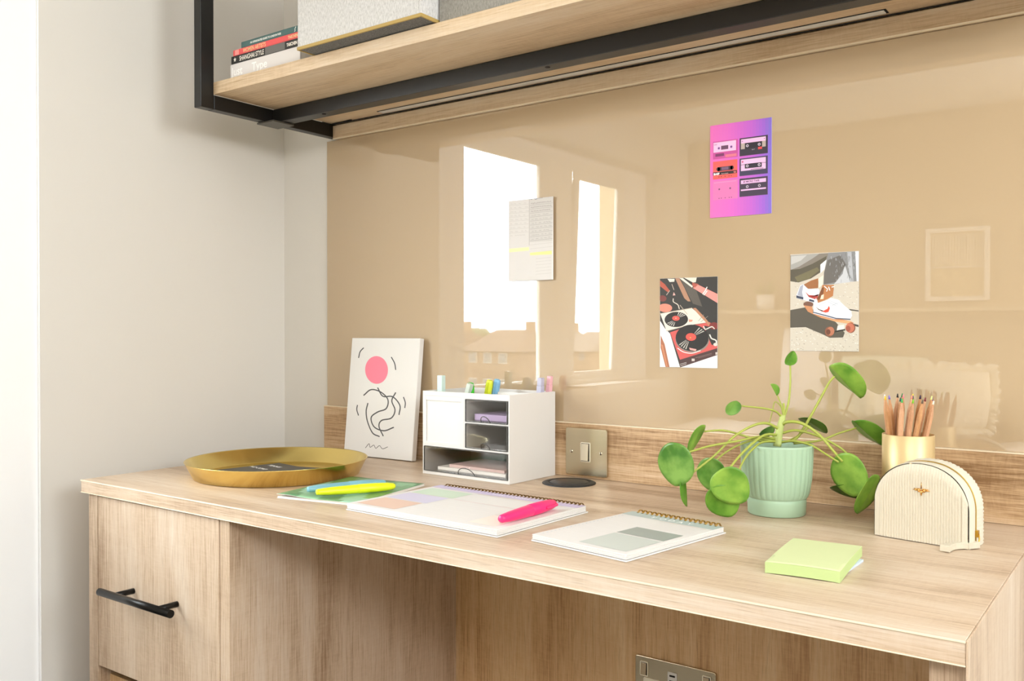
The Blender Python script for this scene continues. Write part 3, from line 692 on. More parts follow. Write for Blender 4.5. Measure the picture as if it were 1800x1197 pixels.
planner('planner', 'small spiral day pad with a grey green header beside the large planner', (-.6350, .9120, .0003), R(-9), .1460, .206, .0088, None, 17, M_GOLDW, art_small, 0)

# ------------------------------------------------------------------ sticky pads
sp_ = tag(link('sticky_pad', MB().box((0, 0, 0), (.082, .076, .0026)), mat('pale_blue_paper', '#cdd9e6', .8), None), 'thin pale blue sticky pad under the lime green one', 'note pad')
sp_.location = (-.360, .975, .0002); sp_.rotation_euler = (0, 0, R(-1))
gpd = thing('sticky_pad', 'thick pale lime sticky note pad near the front edge of the desk', 'note pad', (-.3490, .9380, .0003), R(4.5))
def padm(z_lo, z_hi, GW=.0770, GD=.1180):
    m = MB(); n = 16
    def zb(x, y):
        u, v = x/GW, y/GD
        return .0029*math.sin(PI*min(1, u*1.0))**.6*1.0 * (1 if v > .25 else (.35+.65*v/.25)) + .0029*(1-math.exp(-((v)/.35)**2))*(1-math.sin(PI*u)**.6)
    A = [[m.bm.verts.new((GW*i/n, GD*j/n, zb(GW*i/n, GD*j/n)+z_lo)) for j in range(n+1)] for i in range(n+1)]
    B = [[m.bm.verts.new((GW*i/n, GD*j/n, zb(GW*i/n, GD*j/n)*.8+z_hi)) for j in range(n+1)] for i in range(n+1)]
    for i in range(n):
        for j in range(n):
            m.bm.faces.new([A[i][j+1], A[i+1][j+1], A[i+1][j], A[i][j]]); m.bm.faces.new([B[i][j], B[i+1][j], B[i+1][j+1], B[i][j+1]]).smooth = True
    ring = [(i, 0) for i in range(n)] + [(n, j) for j in range(n)] + [(i, n) for i in range(n, 0, -1)] + [(0, j) for j in range(n, 0, -1)]
    for (i, j), (k, l) in zip(ring, ring[1:]+ring[:1]): m.bm.faces.new([A[i][j], A[k][l], B[k][l], B[i][j]])
    return m
link('sheets', padm(0, .0115), mat('lime_paper_edge', '#bacd8c', .8), gpd)
link('top_sheet', padm(.0116, .0119), mat('lime_paper', '#cfd9a4', .8), gpd)

# ------------------------------------------------------------------ pot with pilea
PC = Vector((-.4523, 1.2611, .0003))
pp = thing('potted_plant', 'pilea with round green leaves in a fluted mint green pot', 'plant', PC)
M_POT = mat('mint_glaze', '#aac6a8', .42)
def flu(a_, r, z): return r*(1 + .018*math.cos(34*a_)) if z > .0255 else r
pf = [(0, 0), (.0385, 0), (.0400, .0015), (.0407, .018), (.0405, .0228)]
fl = [(.0402, .0232), (.0418, .0245), (.0425, .0262), (.0450, .032), (.0478, .050), (.0492, .070), (.0500, .0925)]
top = [(.0503, .0960), (.0505, .0988), (.0498, .0992), (.0470, .0990), (.0455, .080), (.0440, .060), (0, .060)]
pot = link('pot', MB().lathe(pf+fl+top, 272, None, None, lambda a_, r, z: r*(1+.020*(abs(math.cos(17*a_))**.7-.6)) if .0255 < z < .0945 and r > .0420 else r), M_POT, pp)
link('soil', MB().lathe([(0, .0865), (.030, .086), (.0459, .0845), (.0440, .075), (0, .075)], 40), mat('soil', '#3a2c20', .95, bump=.8, bscale=300), pp)
LEAVES=[
 ((-0.0942, -0.1325, 0.0782),(-0.0223, -0.9948, -0.0999),(-0.0627, 0.1011, -0.9929),0.0296,0.35),
 ((-0.0886, -0.0786, 0.1071),(0.9303, 0.0585, -0.3622),(-0.3405, -0.2301, -0.9117),0.0234,0.20),
 ((-0.0885, -0.1101, 0.0421),(0.9345, 0.3453, 0.0862),(0.0671, 0.0669, -0.9955),0.0237,0.50),
 ((-0.0667, -0.0755, 0.0603),(0.0778, -0.9882, -0.1321),(-0.0811, 0.1258, -0.9887),0.0232,0.30),
 ((-0.0198, -0.1217, 0.0545),(0.4222, -0.8943, -0.148),(0.5838, 0.3931, -0.7104),0.0265,0.15),
 ((-0.0322, -0.1187, 0.0322),(0.3624, -0.8921, -0.2699),(0.3661, 0.4026, -0.839),0.0237,0.20),
 ((-0.0427, -0.057, 0.153),(0.0887, -0.7538, 0.6511),(-0.2609, -0.6485, -0.7151),0.0120,0.50),
 ((-0.0034, -0.0033, 0.1757),(-0.463, -0.7521, -0.4691),(-0.4082, -0.2888, 0.866),0.0089,1.00),
 ((0.0085, 0.0307, 0.2198),(-0.2202, -0.937, 0.2711),(0.3732, 0.1759, 0.9109),0.0107,0.50),
 ((0.0807, 0.0459, 0.1885),(-0.4017, -0.6846, -0.6082),(0.5024, 0.3906, -0.7714),0.0306,0.70),
 ((0.0293, 0.0695, 0.123),(-0.2585, -0.5147, -0.8175),(0.6937, 0.49, -0.5279),0.0218,0.20),
 ((0.1051, 0.0752, 0.1133),(-0.3192, -0.6376, -0.7011),(0.5913, 0.4442, -0.6732),0.0276,0.60),
 ((0.1001, 0.003, 0.0651),(-0.2652, -0.9551, -0.1318),(0.1452, 0.0956, -0.9848),0.0295,0.15),
 ((0.0931, 0.0286, 0.0366),(0.0791, -0.5016, -0.8615),(-0.805, -0.5419, 0.2416),0.0238,0.20),
 ((0.1262, 0.0007, 0.0409),(0.9209, -0.2235, -0.3193),(-0.3705, -0.2474, -0.8953),0.0283,0.30),
 ((-0.0247, 0.03, 0.1112),(0.6973, -0.3232, -0.6398),(-0.4417, -0.8967, -0.0284),0.0126,0.30),
]
STEMS=[
 ([(-0.0011, -0.0023, 0.1059), (-0.0154, -0.0264, 0.1104), (-0.0339, -0.0535, 0.1061), (-0.0616, -0.0874, 0.1003), (-0.0729, -0.1093, 0.0962), (-0.0839, -0.131, 0.0914)],0.0016),
 ([(0.0002, -0.0014, 0.1019), (-0.0181, -0.0194, 0.1039), (-0.0396, -0.0396, 0.1132), (-0.0576, -0.0574, 0.1193), (-0.0769, -0.0761, 0.1181)],0.0016),
 ([(0.0047, 0.0021, 0.1181), (-0.0072, -0.0152, 0.1285), (-0.0209, -0.0339, 0.1268), (-0.0408, -0.0572, 0.1116), (-0.0604, -0.0805, 0.0854), (-0.0835, -0.1063, 0.0611)],0.0018),
 ([(-0.0017, -0.0028, 0.1027), (-0.0176, -0.0206, 0.1065), (-0.0385, -0.0421, 0.099), (-0.0527, -0.0588, 0.0884), (-0.0629, -0.0725, 0.0763)],0.0015),
 ([(0.0008, -0.0009, 0.1116), (-0.0052, -0.0316, 0.114), (-0.0102, -0.0616, 0.1062), (-0.0177, -0.0936, 0.0903), (-0.0229, -0.1238, 0.0727)],0.0018),
 ([(-0.0004, -0.0019, 0.1027), (-0.0098, -0.0304, 0.1032), (-0.0129, -0.0544, 0.0974), (-0.0158, -0.0782, 0.0864), (-0.0171, -0.101, 0.0696)],0.0016),
 ([(0.0059, 0.0031, 0.1376), (0.0004, -0.0091, 0.1463), (-0.0116, -0.026, 0.1509), (-0.033, -0.0499, 0.1546)],0.0014),
 ([(0.0072, 0.0041, 0.1416), (0.0052, 0.0028, 0.1546), (0.0005, -0.0005, 0.1684)],0.0010),
 ([(0.0079, 0.0045, 0.1335), (0.0114, 0.0156, 0.1574), (0.011, 0.0238, 0.1839), (0.0086, 0.0306, 0.2116)],0.0015),
 ([(0.0179, 0.0115, 0.1019), (0.0271, 0.0158, 0.1118), (0.0406, 0.0235, 0.1388), (0.0561, 0.0327, 0.1729), (0.0632, 0.0355, 0.1876), (0.0696, 0.0378, 0.1957)],0.0018),
 ([(0.0133, 0.0082, 0.1027), (0.0187, 0.0286, 0.1076), (0.0242, 0.0493, 0.1144), (0.0266, 0.0676, 0.1213)],0.0012),
 ([(0.0199, 0.0129, 0.0994), (0.0494, 0.0345, 0.1035), (0.0723, 0.0513, 0.1141), (0.0919, 0.0657, 0.1214)],0.0015),
 ([(0.006, 0.0031, 0.1254), (0.0166, -0.0015, 0.1313), (0.0362, 0.0004, 0.1299), (0.0587, 0.0043, 0.115), (0.076, 0.0043, 0.0965), (0.091, 0.0028, 0.0807)],0.0021),
 ([(0.0048, 0.0019, 0.1011), (0.0241, 0.0006, 0.1042), (0.0476, 0.0022, 0.1001), (0.0676, 0.0012, 0.0899), (0.0866, -0.0005, 0.0799)],0.0016),
 ([(0.0061, 0.003, 0.114), (0.0261, 0.0065, 0.1191), (0.055, 0.0164, 0.1113), (0.0836, 0.0259, 0.0948), (0.0991, 0.0259, 0.0779), (0.1157, 0.0266, 0.0557)],0.0016),
 ([(0.0022, 0.0, 0.1027), (-0.0084, 0.0109, 0.1074), (-0.0184, 0.0222, 0.1107)],0.0013),
 ([(0.0079, 0.0046, 0.1384), (0.0037, 0.0047, 0.152), (-0.0038, 0.0024, 0.1583), (-0.0073, 0.0029, 0.1459), (-0.012, 0.0023, 0.1268)],0.0008),
 ([(0.0073, 0.0041, 0.136), (0.0085, 0.0051, 0.1481), (0.0078, 0.0047, 0.1571)],0.0018),
]
MAIN= [(0.0009, -0.001, 0.0954), (0.0034, 0.0011, 0.1181), (0.006, 0.0031, 0.1303), (0.0072, 0.0041, 0.14)]

L_MATS = [leaf_mat('leaf_green_%d' % i, t_, u_, g_) for i, (t_, u_, g_) in enumerate((('#90ba58', '#4c8230', .28), ('#a4cc54', '#6ba038', .35), ('#84b442', '#4f8824', .3)))]
M_LDK = leaf_mat('leaf_green_dark', '#4c7a26', '#36601a')
M_STEM = mat('stem_green', '#a9b250', .45); M_STEMM = mat('main_stem_green', '#bcc878', .5, var=.2, vscale=90)
def leaf(parent, c, n, t, Rr, fold, m):
    c = Vector(c); n = Vector(n).normalized(); t = Vector(t).normalized(); s = n.cross(t).normalized()
    mb = MB(); na, nr = 28, 7; th = .00045; layers = []
    for side in (1, -1):
        cen = mb.bm.verts.new(c + n*(side*th)); rings = []
        for k in range(1, nr+1):
            q = k/nr; rg = []
            for i in range(na):
                a_ = 2*PI*i/na; ca, sa = math.cos(a_), math.sin(a_)
                rad = Rr*(1 + .13*max(0, ca)**8 - .03*math.sin(3*a_+Rr*900) - .03*max(0, -ca)**12)
                x, y = rad*q*ca, rad*q*sa*.95
                h = fold*(-abs(y)*.55 ) + Rr*.10*q*q*(1 if fold < .5 else .3) - Rr*.05*math.sin(2*a_+Rr*500)*q*q - .10*Rr*max(0, ca)*q*q
                y2 = y*math.cos(math.atan(fold*.55))
                rg.append(mb.bm.verts.new(c + t*x + s*y2 + n*(h + side*th*(1-q*.6))))
            rings.append(rg)
        for i in range(na):
            j = (i+1) % na; f = mb.bm.faces.new([cen, rings[0][i], rings[0][j]]); f.smooth = True
            for A, B in zip(rings, rings[1:]): mb.bm.faces.new([A[i], B[i], B[j], A[j]]).smooth = True
        layers.append(rings[-1])
    for i in range(na): mb.bm.faces.new([layers[0][i], layers[1][i], layers[1][(i+1) % na], layers[0][(i+1) % na]]).smooth = True
    return link('leaf', mb, m, parent)
for i, (c, n, t_, r_, f_) in enumerate(LEAVES):
    lf = leaf(pp, c, n, t_, r_, f_, M_LDK if i in (10, 13) else L_MATS[i % 3] if i not in (12, 14, 9) else L_MATS[1])
for pts, r_ in STEMS:
    P = smooth_path(pts, 5); n_ = len(P)
    link('stem', MB().tube(P, [r_*(1.15-.35*i/n_) for i in range(n_)], 8), M_STEM, pp)
ms = MB(); P = smooth_path(MAIN, 5); ms.tube(P, [.0058-.0018*i/len(P) for i in range(len(P))], 12); link('main_stem', ms, M_STEMM, pp)

# ------------------------------------------------------------------ pencil cup and pencils
CU = Vector((-.285, 1.300, .0003)); CR, CHh = .0330, .1205
cup = thing('pencil_cup', 'straight sided matt gold cup holding colouring pencils behind the pouch', 'cup', CU)
link('cup', MB().lathe([(0, 0), (CR-.001, 0), (CR, .001), (CR, CHh-.0006), (CR-.0006, CHh), (CR-.0014, CHh-.0003), (CR-.0016, .003), (0, .003)], 64), mat('satin_gold', '#d6bc8a', .42, metal=.45), cup)
RT = Vector((math.cos(.6305), math.sin(.6305), 0)); FW = Vector((-math.sin(.6305), math.cos(.6305), 0))
M_PW = [wood('cedar_%d' % i, a_, b_, c_, 'z', scale=4, shift=(i, 0, 0), rough=.5) for i, (a_, b_, c_) in enumerate((('#d8a878', '#c08a58', '#9a6a3e'), ('#e0b48c', '#cc9870', '#a87650')))]
PEN = [('yellow', '#f2bd2e', 1553.4, 1560, 694, -.004), ('white', '#ece9f2', 1561.7, 1568, 693.5, .012), ('lilac', '#7f6cc0', 1565, 1572, 694, .004), ('leaf green', '#4cb05c', 1574, 1571, 697.5, -.020),
 ('dark teal', '#2e5a52', 1579.5, 1577, 697, -.006), ('black', '#2b2723', 1586, 1581, 692, .014), ('rose pink', '#e88c8c', 1591.5, 1586, 692.5, .006), ('lime green', '#7dbf2e', 1592.5, 1583.5, 698.5, -.021),
 ('forest green', '#2f7d46', 1596.6, 1592, 692, .018), ('salmon', '#f09a7d', 1603, 1594, 693, .0), ('grey brown', '#6b5a49', 1607.5, 1594.5, 699, -.0235), ('navy', '#33405e', 1610.5, 1603, 695, .010),
 ('bright yellow', '#f5df3e', 1615.5, 1605, 693, .018), ('maroon', '#7a2d33', 1620.6, 1607, 696.5, -.010), ('dark violet', '#3a2440', 1625.2, 1616, 694.5, .012), ('cream', '#f3ead2', 1627.5, 1615, 701, -.0215),
 ('pale lime', '#dce58e', 1636.5, 1624, 694.5, -.002), ('plum', '#6d3b6f', 1641.5, 1631, 697, .004)]
hexa = [(math.cos(PI*k/3), math.sin(PI*k/3)) for k in range(6)]
for i, (nm, col, ut, ur, vt, dpt) in enumerate(PEN):
    st = (ut-1596.5)*.000775; sr = (ur-1596.5)*.000775
    ztip = .2575 - (vt-585)*.000775 + dpt*.085*0
    lim = .0265; sr = max(-lim, min(lim, sr)); dr = max(-math.sqrt(max(0, .0280**2-sr**2)), min(math.sqrt(max(0, .0280**2-sr**2)), dpt))
    rim = CU + RT*sr + FW*dr + Vector((0, 0, CHh)); tip = Vector((CU.x, CU.y, 0)) + RT*st + FW*(dr*1.05) + Vector((0, 0, ztip))
    d = (rim-tip); k = (rim.z-.006)/(-d.z); bot = rim + d*k
    off = Vector((bot.x-CU.x, bot.y-CU.y, 0))
    if off.length > .026:
        off = off.normalized()*.026; bot = Vector((CU.x+off.x, CU.y+off.y, .006))
    ax_ = (tip-bot).normalized(); Lp = min(.176, (tip-bot).length); base = tip - ax_*Lp
    pn_ = thing('pencil', 'natural wood pencil with %s lead among those in the gold cup' % nm, 'pencil', base, 0, 'colouring pencils in the gold cup')
    x_ = ax_.cross(Vector((.3, 1, 0))).normalized(); M = frame((0, 0, 0), x_, ax_.cross(x_)); rr = .0037; Cn = .021
    m = MB(); rings = []
    for z_, s_ in ((0, 1), (Lp-Cn, 1), (Lp-.0055, .33)):
        rings.append([m.bm.verts.new(M @ Vector((a_*rr*s_, b_*rr*s_, z_))) for a_, b_ in hexa])
    for A, B in zip(rings, rings[1:]):
        for q in range(6): m.bm.faces.new([A[q], A[(q+1) % 6], B[(q+1) % 6], B[q]])
    m.bm.faces.new(list(reversed(rings[0]))); m.bm.faces.new(rings[-1])
    link('shaft', m, M_PW[i % 2], pn_)
    link('lead', MB().lathe([(0, Lp-.006), (.0015, Lp-.0056), (.0008, Lp-.0008), (0, Lp)], 10, None, M), mat('lead_'+nm.replace(' ', '_'), col, .5), pn_)

# ------------------------------------------------------------------ ribbed pouch
pc = thing('cosmetic_pouch', 'cream ribbed half moon zip pouch with a small gold emblem', 'pouch', (-.3030, 1.1990, .0004), R(-9.5))
PW, PH, PD = .1140, .0965, .048
M_RIB = mat('cream_fabric', '#d3cab5', .85, bump=.3, bscale=700)
M_RIBW = mat('cream_fabric_light', '#d8d1be', .85)
def topz(x):
    u = (x-PW/2)/(PW/2); u = max(-1, min(1, u)); return .042 + (PH-.042)*math.sqrt(max(0, 1-abs(u)**2.15))
def outline(n=44, ins=0.0):
    P = [(ins, ins*.5), (ins, .021)]
    for i in range(n+1):
        a_ = PI - PI*i/n; c_, s_ = math.cos(a_), math.sin(a_)
        P.append((PW/2 + (PW/2-ins)*math.copysign(abs(c_)**(2/2.15), c_), .042 + (PH-.042-ins)*abs(s_)**(2/2.15)))
    P += [(PW-ins, .021), (PW-ins, ins*.5)]; return P
# band round the side: front fabric, zip, ribbed back
def band(y0, y1, amp, m, name, ins=0, nseg=6, rib=0):
    P = outline(44, ins); L = [0]
    for a_, b_ in zip(P, P[1:]): L.append(L[-1] + math.hypot(b_[0]-a_[0], b_[1]-a_[1]))
    k = MB(); N = 132
    def at(s):
        s = min(max(s, 0), L[-1]-1e-9)
        j = max(i for i in range(len(L)-1) if L[i] <= s); f_ = (s-L[j])/(L[j+1]-L[j]); a_, b_ = P[j], P[j+1]
        tx, tz = (b_[0]-a_[0]), (b_[1]-a_[1]); l_ = math.hypot(tx, tz); return a_[0]+tx*f_, a_[1]+tz*f_, -tz/l_, tx/l_
    def fn(u, v):
        x, z, nx_, nz_ = at(u*L[-1]); b_ = amp*math.sin(PI*v)**.8 + (rib*math.sin(u*L[-1]/.0034*2*PI) if rib else 0)
        return (x + nx_*b_, y0+(y1-y0)*v, max(0.0002, z + nz_*b_))
    k.grid(N, nseg, fn); return link(name, k, m, pc)
band(.000, .0195, .0012, M_RIBW, 'front_gusset')
z_ = band(.0195, .0235, -.0003, mat('zip_tape', '#e9e0c2', .7), 'zip'); 
band(.0235, PD, .0022, M_RIBW, 'back_gusset', 0, 8, .0007)
zt_ = MB(); P = [(x, .0215, z+.0004) for x, z in outline(40, -.0003)]; zt_.tube([Vector(p) for p in P], .0008, 6); link('zip_teeth', zt_, mat('zip_gold', '#c2a35a', .35, metal=.8), z_)
# ribbed faces
def face_(y, sgn, name):
    k = MB(); nx_, nz_ = 280, 18
    def fn(u, v):
        x = .0012 + (PW-.0024)*u; tz = topz(x)-.0008; z = .0006 + (tz-.0006)*v
        edge = min(x, PW-x, (tz-z))/.010; bul = .0030*min(1, max(0, edge))**.5
        r_ = .0011*abs(math.sin(x/.0033*PI)) if edge > .95 else .0004*abs(math.sin(x/.0033*PI))
        if .75 < edge <= .9: bul -= .0008
        return (x, y + sgn*(bul + r_ + (.0012*math.sin(z*70+x*30) if z < .012 else 0)*.3), z)
    k.grid(nx_, nz_, fn); return link(name, k, M_RIB, pc)
face_(0, -1, 'front_face'); face_(PD, 1, 'back_face')
link('base', MB().box((.001, 0, .0), (PW-.001, PD, .0006)), M_RIB, pc)
gd = mat('rose_gold', '#d9a866', .22, metal=1)
em = MB(); ex, ez, ey = .0600, .0635, -.0042
em.tube([(ex, ey, ez+.011), (ex, ey, ez+.003)], [.0002, .0006], 6)
for s_ in (-1, 1):
    for an, ln, rr in ((8, .0105, .0011), (24, .0098, .0010), (52, .0062, .0008), (-22, .0050, .0008)):
        A = R(an); em.tube([(ex, ey, ez), (ex+s_*ln*.55*math.cos(A), ey-.0006, ez+ln*.55*math.sin(A)), (ex+s_*ln*math.cos(A), ey, ez+ln*math.sin(A)*.6)], [.0006, rr, .0003], 8)
em.tube([(ex, ey-.0004, ez+.001), (ex, ey-.0004, ez-.0025), (ex, ey-.0002, ez-.0058)], [.0012, .0014, .0004], 8)
link('emblem', em, gd, pc)['label'] = 'small gold winged emblem'
zp = MB(); zx, zy = PW+.0010, .0215
zp.box((zx-.001, zy-.0030, .012), (zx+.0025, zy+.0030, .020)); zp.tube([(zx+.003, zy-.001, .016), (zx+.0045, zy-.004, .010), (zx+.004, zy-.006, .0045)], .0009, 8)
link('zip_slider', zp, M_GOLDW, pc, bevel=.0006)
tb = MB(); pts = [(.1160, .0160), (.1125, .0060), (.1060, -.0030), (.1010, -.0140), (.0990, -.0260), (.0985, -.0340)]; P = smooth_path([(x, y, .0045) for x, y in pts], 5)
wd = [(.0044 + .0016*math.cos(i/len(P)*2*PI)) for i in range(len(P))]
for i in range(len(P)-1):
    a_, b_ = P[i], P[i+1]; t_ = (P[min(i+1, len(P)-1)]-P[max(i-1, 0)]).normalized(); t2 = (P[min(i+2, len(P)-1)]-P[i]).normalized()
    n1 = Vector((-t_.y, t_.x, 0))*wd[i]; n2 = Vector((-t2.y, t2.x, 0))*wd[i+1]; h_ = Vector((0, 0, .0038))
    for q in ([a_-n1+h_, b_-n2+h_, b_+n2+h_, a_+n1+h_], [a_-n1-h_, a_+n1-h_, b_+n2-h_, b_-n2-h_], [a_-n1-h_, b_-n2-h_, b_-n2+h_, a_-n1+h_], [a_+n1+h_, b_+n2+h_, b_+n2-h_, a_+n1-h_]): tb.face(q)
for i, s_ in ((0, 1), (len(P)-1, -1)):
    t_ = (P[1]-P[0] if i == 0 else P[-1]-P[-2]).normalized(); n1 = Vector((-t_.y, t_.x, 0))*wd[i]; h_ = Vector((0, 0, .0038)); tb.face([P[i]-n1-h_, P[i]+n1-h_, P[i]+n1+h_, P[i]-n1+h_])
bmesh.ops.remove_doubles(tb.bm, verts=tb.bm.verts, dist=1e-5)
link('zip_pull', tb, M_RIB, pc, bevel=.0008)['label'] = 'padded fabric zip pull'
# ------------------------------------------------------------------ postcards stuck to the splashback
def card(name, label, x0, z0, W, H, tilt=0, lift=0):
    o = tag(link(name, MB().box((0, -.0010, 0), (W, 0, H)), mat('card_stock', '#e9e6e1', .5), None), label, 'postcard')
    o.location = (x0, 1.3736-lift, z0); o.rotation_euler = (R(tilt), 0, 0)
    return o
FR = Matrix(((1, 0, 0, 0), (0, 0, -1, -.0010), (0, 1, 0, 0), (0, 0, 0, 1)))
def tfc(W, H, TL, TR, BR, BL):
    def f(x, y):
        u = (x-TL[0])/(TR[0]-TL[0]); t = TL[1]+(TR[1]-TL[1])*u; b = BL[1]+(BR[1]-BL[1])*u
        u = min(max(u, .001), .999); v = min(max((y-t)/(b-t), .001), .999); return (u*W, H-v*H)
    return f
# pink card with six cassettes
c1 = card('postcard', 'pink and violet postcard showing six cassette tapes', -.6037, .4438, .1022, .1492)
a = Art(FR, tfc(.1022, .1492, (60, 135), (710, 40), (710, 1050), (62, 1103)))
G = [(0, (232, 112, 186)), (.35, (222, 106, 196)), (.7, (192, 100, 205)), (.88, (160, 100, 208)), (1, (126, 112, 205))]
for i in range(20):
    u = (i+.5)/20
    for (p, q_), (p2, q2) in zip(G, G[1:]):
        if p <= u <= p2: f = (u-p)/(p2-p); col = '#%02x%02x%02x' % tuple(int(q_[k]+(q2[k]-q_[k])*f) for k in range(3)); break
    x0, x1 = i*.1022/20, (i+1)*.1022/20; a.raw([(x0, .0), (x1, .0), (x1, .1492), (x0, .1492)], col, 0)
def cell(x0, x1, y0, y1, base):   # y in mm from the top, x in mm
    def q(x, y): return (x/1000, .1492-y/1000)
    def rr(c, ax, ay, bx, by, lv): a.raw([q(x0+(x1-x0)*ax, y0+(y1-y0)*ay), q(x0+(x1-x0)*ax, y0+(y1-y0)*by), q(x0+(x1-x0)*bx, y0+(y1-y0)*by), q(x0+(x1-x0)*bx, y0+(y1-y0)*ay)], c, lv)
    def ee(c, ax, ay, r_, lv): cx, cy = x0+(x1-x0)*ax, y0+(y1-y0)*ay; a.raw([q(cx+r_*math.cos(PI*k/9), cy+r_*math.sin(PI*k/9)) for k in range(18)], c, lv)
    rr(base, 0, 0, 1, 1, 2); return rr, ee
def reels(ee, y, xs=(.3, .7), ring='#f0dcea', hole='#4a3f50', r_=2.2):
    for x in xs: ee(ring, x, y, r_, 6); ee(hole, x, y, r_*.5, 7)
rr, ee = cell(5, 47, 26.5, 55, '#c9559a'); rr('#f6c3e4', .02, .06, .93, .62, 3); rr('#6a4660', .33, .28, .62, .50, 5); reels(ee, .40, (.24, .74), '#b074c4'); rr('#7d3a66', .1, .70, .45, .86, 4); rr('#e07a8c', .5, .80, .95, .95, 4)
a.text('#8a4f88', 'C60', .0065, .1492-.0325, .0032, 6, own=True); 
rr, ee = cell(5, 46.5, 58.7, 87.5, '#f0625c'); rr('#3d3038', .2, .33, .80, .56, 4); ee('#3d3038', .22, .44, 3.2, 4); ee('#3d3038', .78, .44, 3.2, 4); rr('#7a5b78', .35, .36, .64, .52, 5); rr('#3a2c30', .0, .60, .98, .77, 4)
a.text('#ffffff', 'BASF', .0062, .1492-.0806, .0046, 6, bold=.0002, own=True); a.text('#f4d8d4', 'ferro extra', .0195, .1492-.0802, .0026, 6, own=True); a.text('#f08a80', '90', .040, .1492-.0803, .0042, 6, bold=.0001, own=True)
for x in (.25, .34, .5, .66, .75): ee('#6c2b30', x, .88, .8, 5)
rr, ee = cell(5, 47, 90.6, 121, '#e27bb4'); reels(ee, .44, (.26, .70), '#c46a9c', '#3c2a40', 1.9)
for x in (.25, .34, .5, .66, .75): ee('#5c2b50', x, .92, .7, 5)
rr('#eb8fc2', .04, .06, .95, .10, 4)
rr, ee = cell(50, 96, 26.5, 55, '#3b3440'); rr('#f3bfe2', .05, .07, .93, .30, 3); rr('#b9a9a0', .05, .30, .93, .62, 3); rr('#2c2730', .19, .30, .80, .62, 4); reels(ee, .46, (.28, .70), '#d8ccd8'); rr('#e4504e', .66, .60, .80, .73, 5)
for x in (.10, .88): ee('#8d5a86', x, .18, .8, 5)
a.text('#cfc6cc', 'type I', .070, .1492-.0470, .0022, 5, own=True)
rr, ee = cell(50, 96, 58.7, 86.5, '#454058'); rr('#f3bfe2', .05, .07, .93, .72, 3); rr('#51436a', .05, .36, .93, .385, 4); rr('#38323e', .19, .34, .79, .60, 4); reels(ee, .46, (.28, .70), '#d8ccd8'); ee('#d25f8a', .11, .20, 1.5, 5); rr('#5d5670', .4, .66, .85, .69, 5)
rr, ee = cell(50, 96, 90.6, 119.5, '#453a4c'); rr('#f1bce2', .05, .10, .94, .30, 3); rr('#f1bce2', .05, .60, .94, .68, 3); reels(ee, .47, (.28, .71), '#c9bccb')
a.text('#5a3c66', '60 MICRO TAPE', .056, .1492-.0975, .0038, 6, bold=.0001, own=True)
a.done(c1)

# record players card
c2 = card('postcard', 'postcard of black records turning on red portable record players', -.6935, .2000, .1030, .1488)
a = Art(FR, tfc(.1030, .1488, (75, 130), (700, 90), (715, 1110), (80, 1115)))
K_, RD, CRM, BRN, GRY = '#35322e', '#d4605a', '#eadfce', '#a86a4c', '#6e665a'
a.poly(K_, [(75, 130), (700, 90), (715, 1110), (80, 1115)], 0)
a.poly('#f3ece8', [(78, 600), (130, 680), (190, 740), (300, 1110), (80, 1115)], 1); a.poly('#f3ece8', [(300, 1112), (712, 960), (714, 1112)], 1)
a.poly(BRN, [(85, 760), (130, 860), (185, 1112), (140, 1113), (84, 900)], 2); a.poly('#c9855f', [(88, 860), (110, 870), (165, 1110), (150, 1112)], 3)
a.poly(CRM, [(80, 520), (430, 450), (560, 560), (610, 600), (400, 640), (150, 710)], 2)
a.poly('#b4543f', [(78, 150), (130, 190), (185, 260), (165, 280), (78, 215)], 1); a.poly(CRM, [(160, 130), (240, 128), (236, 160), (185, 165)], 1)
a.poly('#b08468', [(245, 122), (290, 118), (350, 230), (415, 375), (385, 375), (345, 340)], 1); a.poly('#5c554c', [(300, 120), (430, 210), (480, 260), (540, 430), (440, 400), (360, 240)], 1)
a.poly(CRM, [(290, 118), (330, 118), (440, 205), (430, 222)], 2); a.poly('#e9dccb', [(345, 112), (480, 108), (470, 160), (440, 165)], 2); a.poly('#b25a4a', [(430, 165), (500, 180), (460, 222), (436, 205)], 3)
a.poly('#f0948a', [(490, 185), (704, 285), (706, 385), (440, 225)], 2); a.line('#f4efe8', [(590, 212), (570, 255), (545, 290), (560, 300), (590, 255)], 10, 4)
a.ell('#7a3b34', 105, 350, 45, 35, 1); a.ell('#e58a74', 135, 455, 78, 47, 3); a.line('#ddd3c4', sp2([(225, 350), (228, 385), (275, 415), (292, 460)]), 9, 4); a.poly('#d9a9a0', [(230, 275), (250, 310), (220, 315)], 3)
for p in ([(150, 310), (185, 262)], [(210, 190), (232, 250)], [(300, 420), (380, 520)], [(80, 520), (430, 448)], [(150, 712), (395, 640)]): a.line('#b9a998', p, 7, 4)
a.ell('#27231f', 258, 580, 130, 85, 4, -.08)
for an in (-75, -62, -50, -38, 105, 118, 130, 142):
    for dd in (0, ): 
        A = R(an); a.poly('#c9c4ba', [(258+52*math.cos(A-.03), 575+36*math.sin(A-.03)), (258+122*math.cos(A-.045), 577+80*math.sin(A-.045)), (258+122*math.cos(A+.045), 577+80*math.sin(A+.045)), (258+52*math.cos(A+.03), 575+36*math.sin(A+.03))], 5)
a.ell('#e8594e', 255, 567, 41, 27, 6); a.ell('#f4c9b4', 255, 566, 6, 4, 7)
a.line('#ded7cb', sp2([(388, 490), (400, 520), (450, 530), (490, 570), (490, 590)]), 10, 5); a.poly('#b98262', [(440, 450), (470, 445), (560, 540), (640, 640), (610, 640)], 4); a.poly('#d9907a', [(395, 575), (440, 580), (430, 600), (398, 605)], 5)
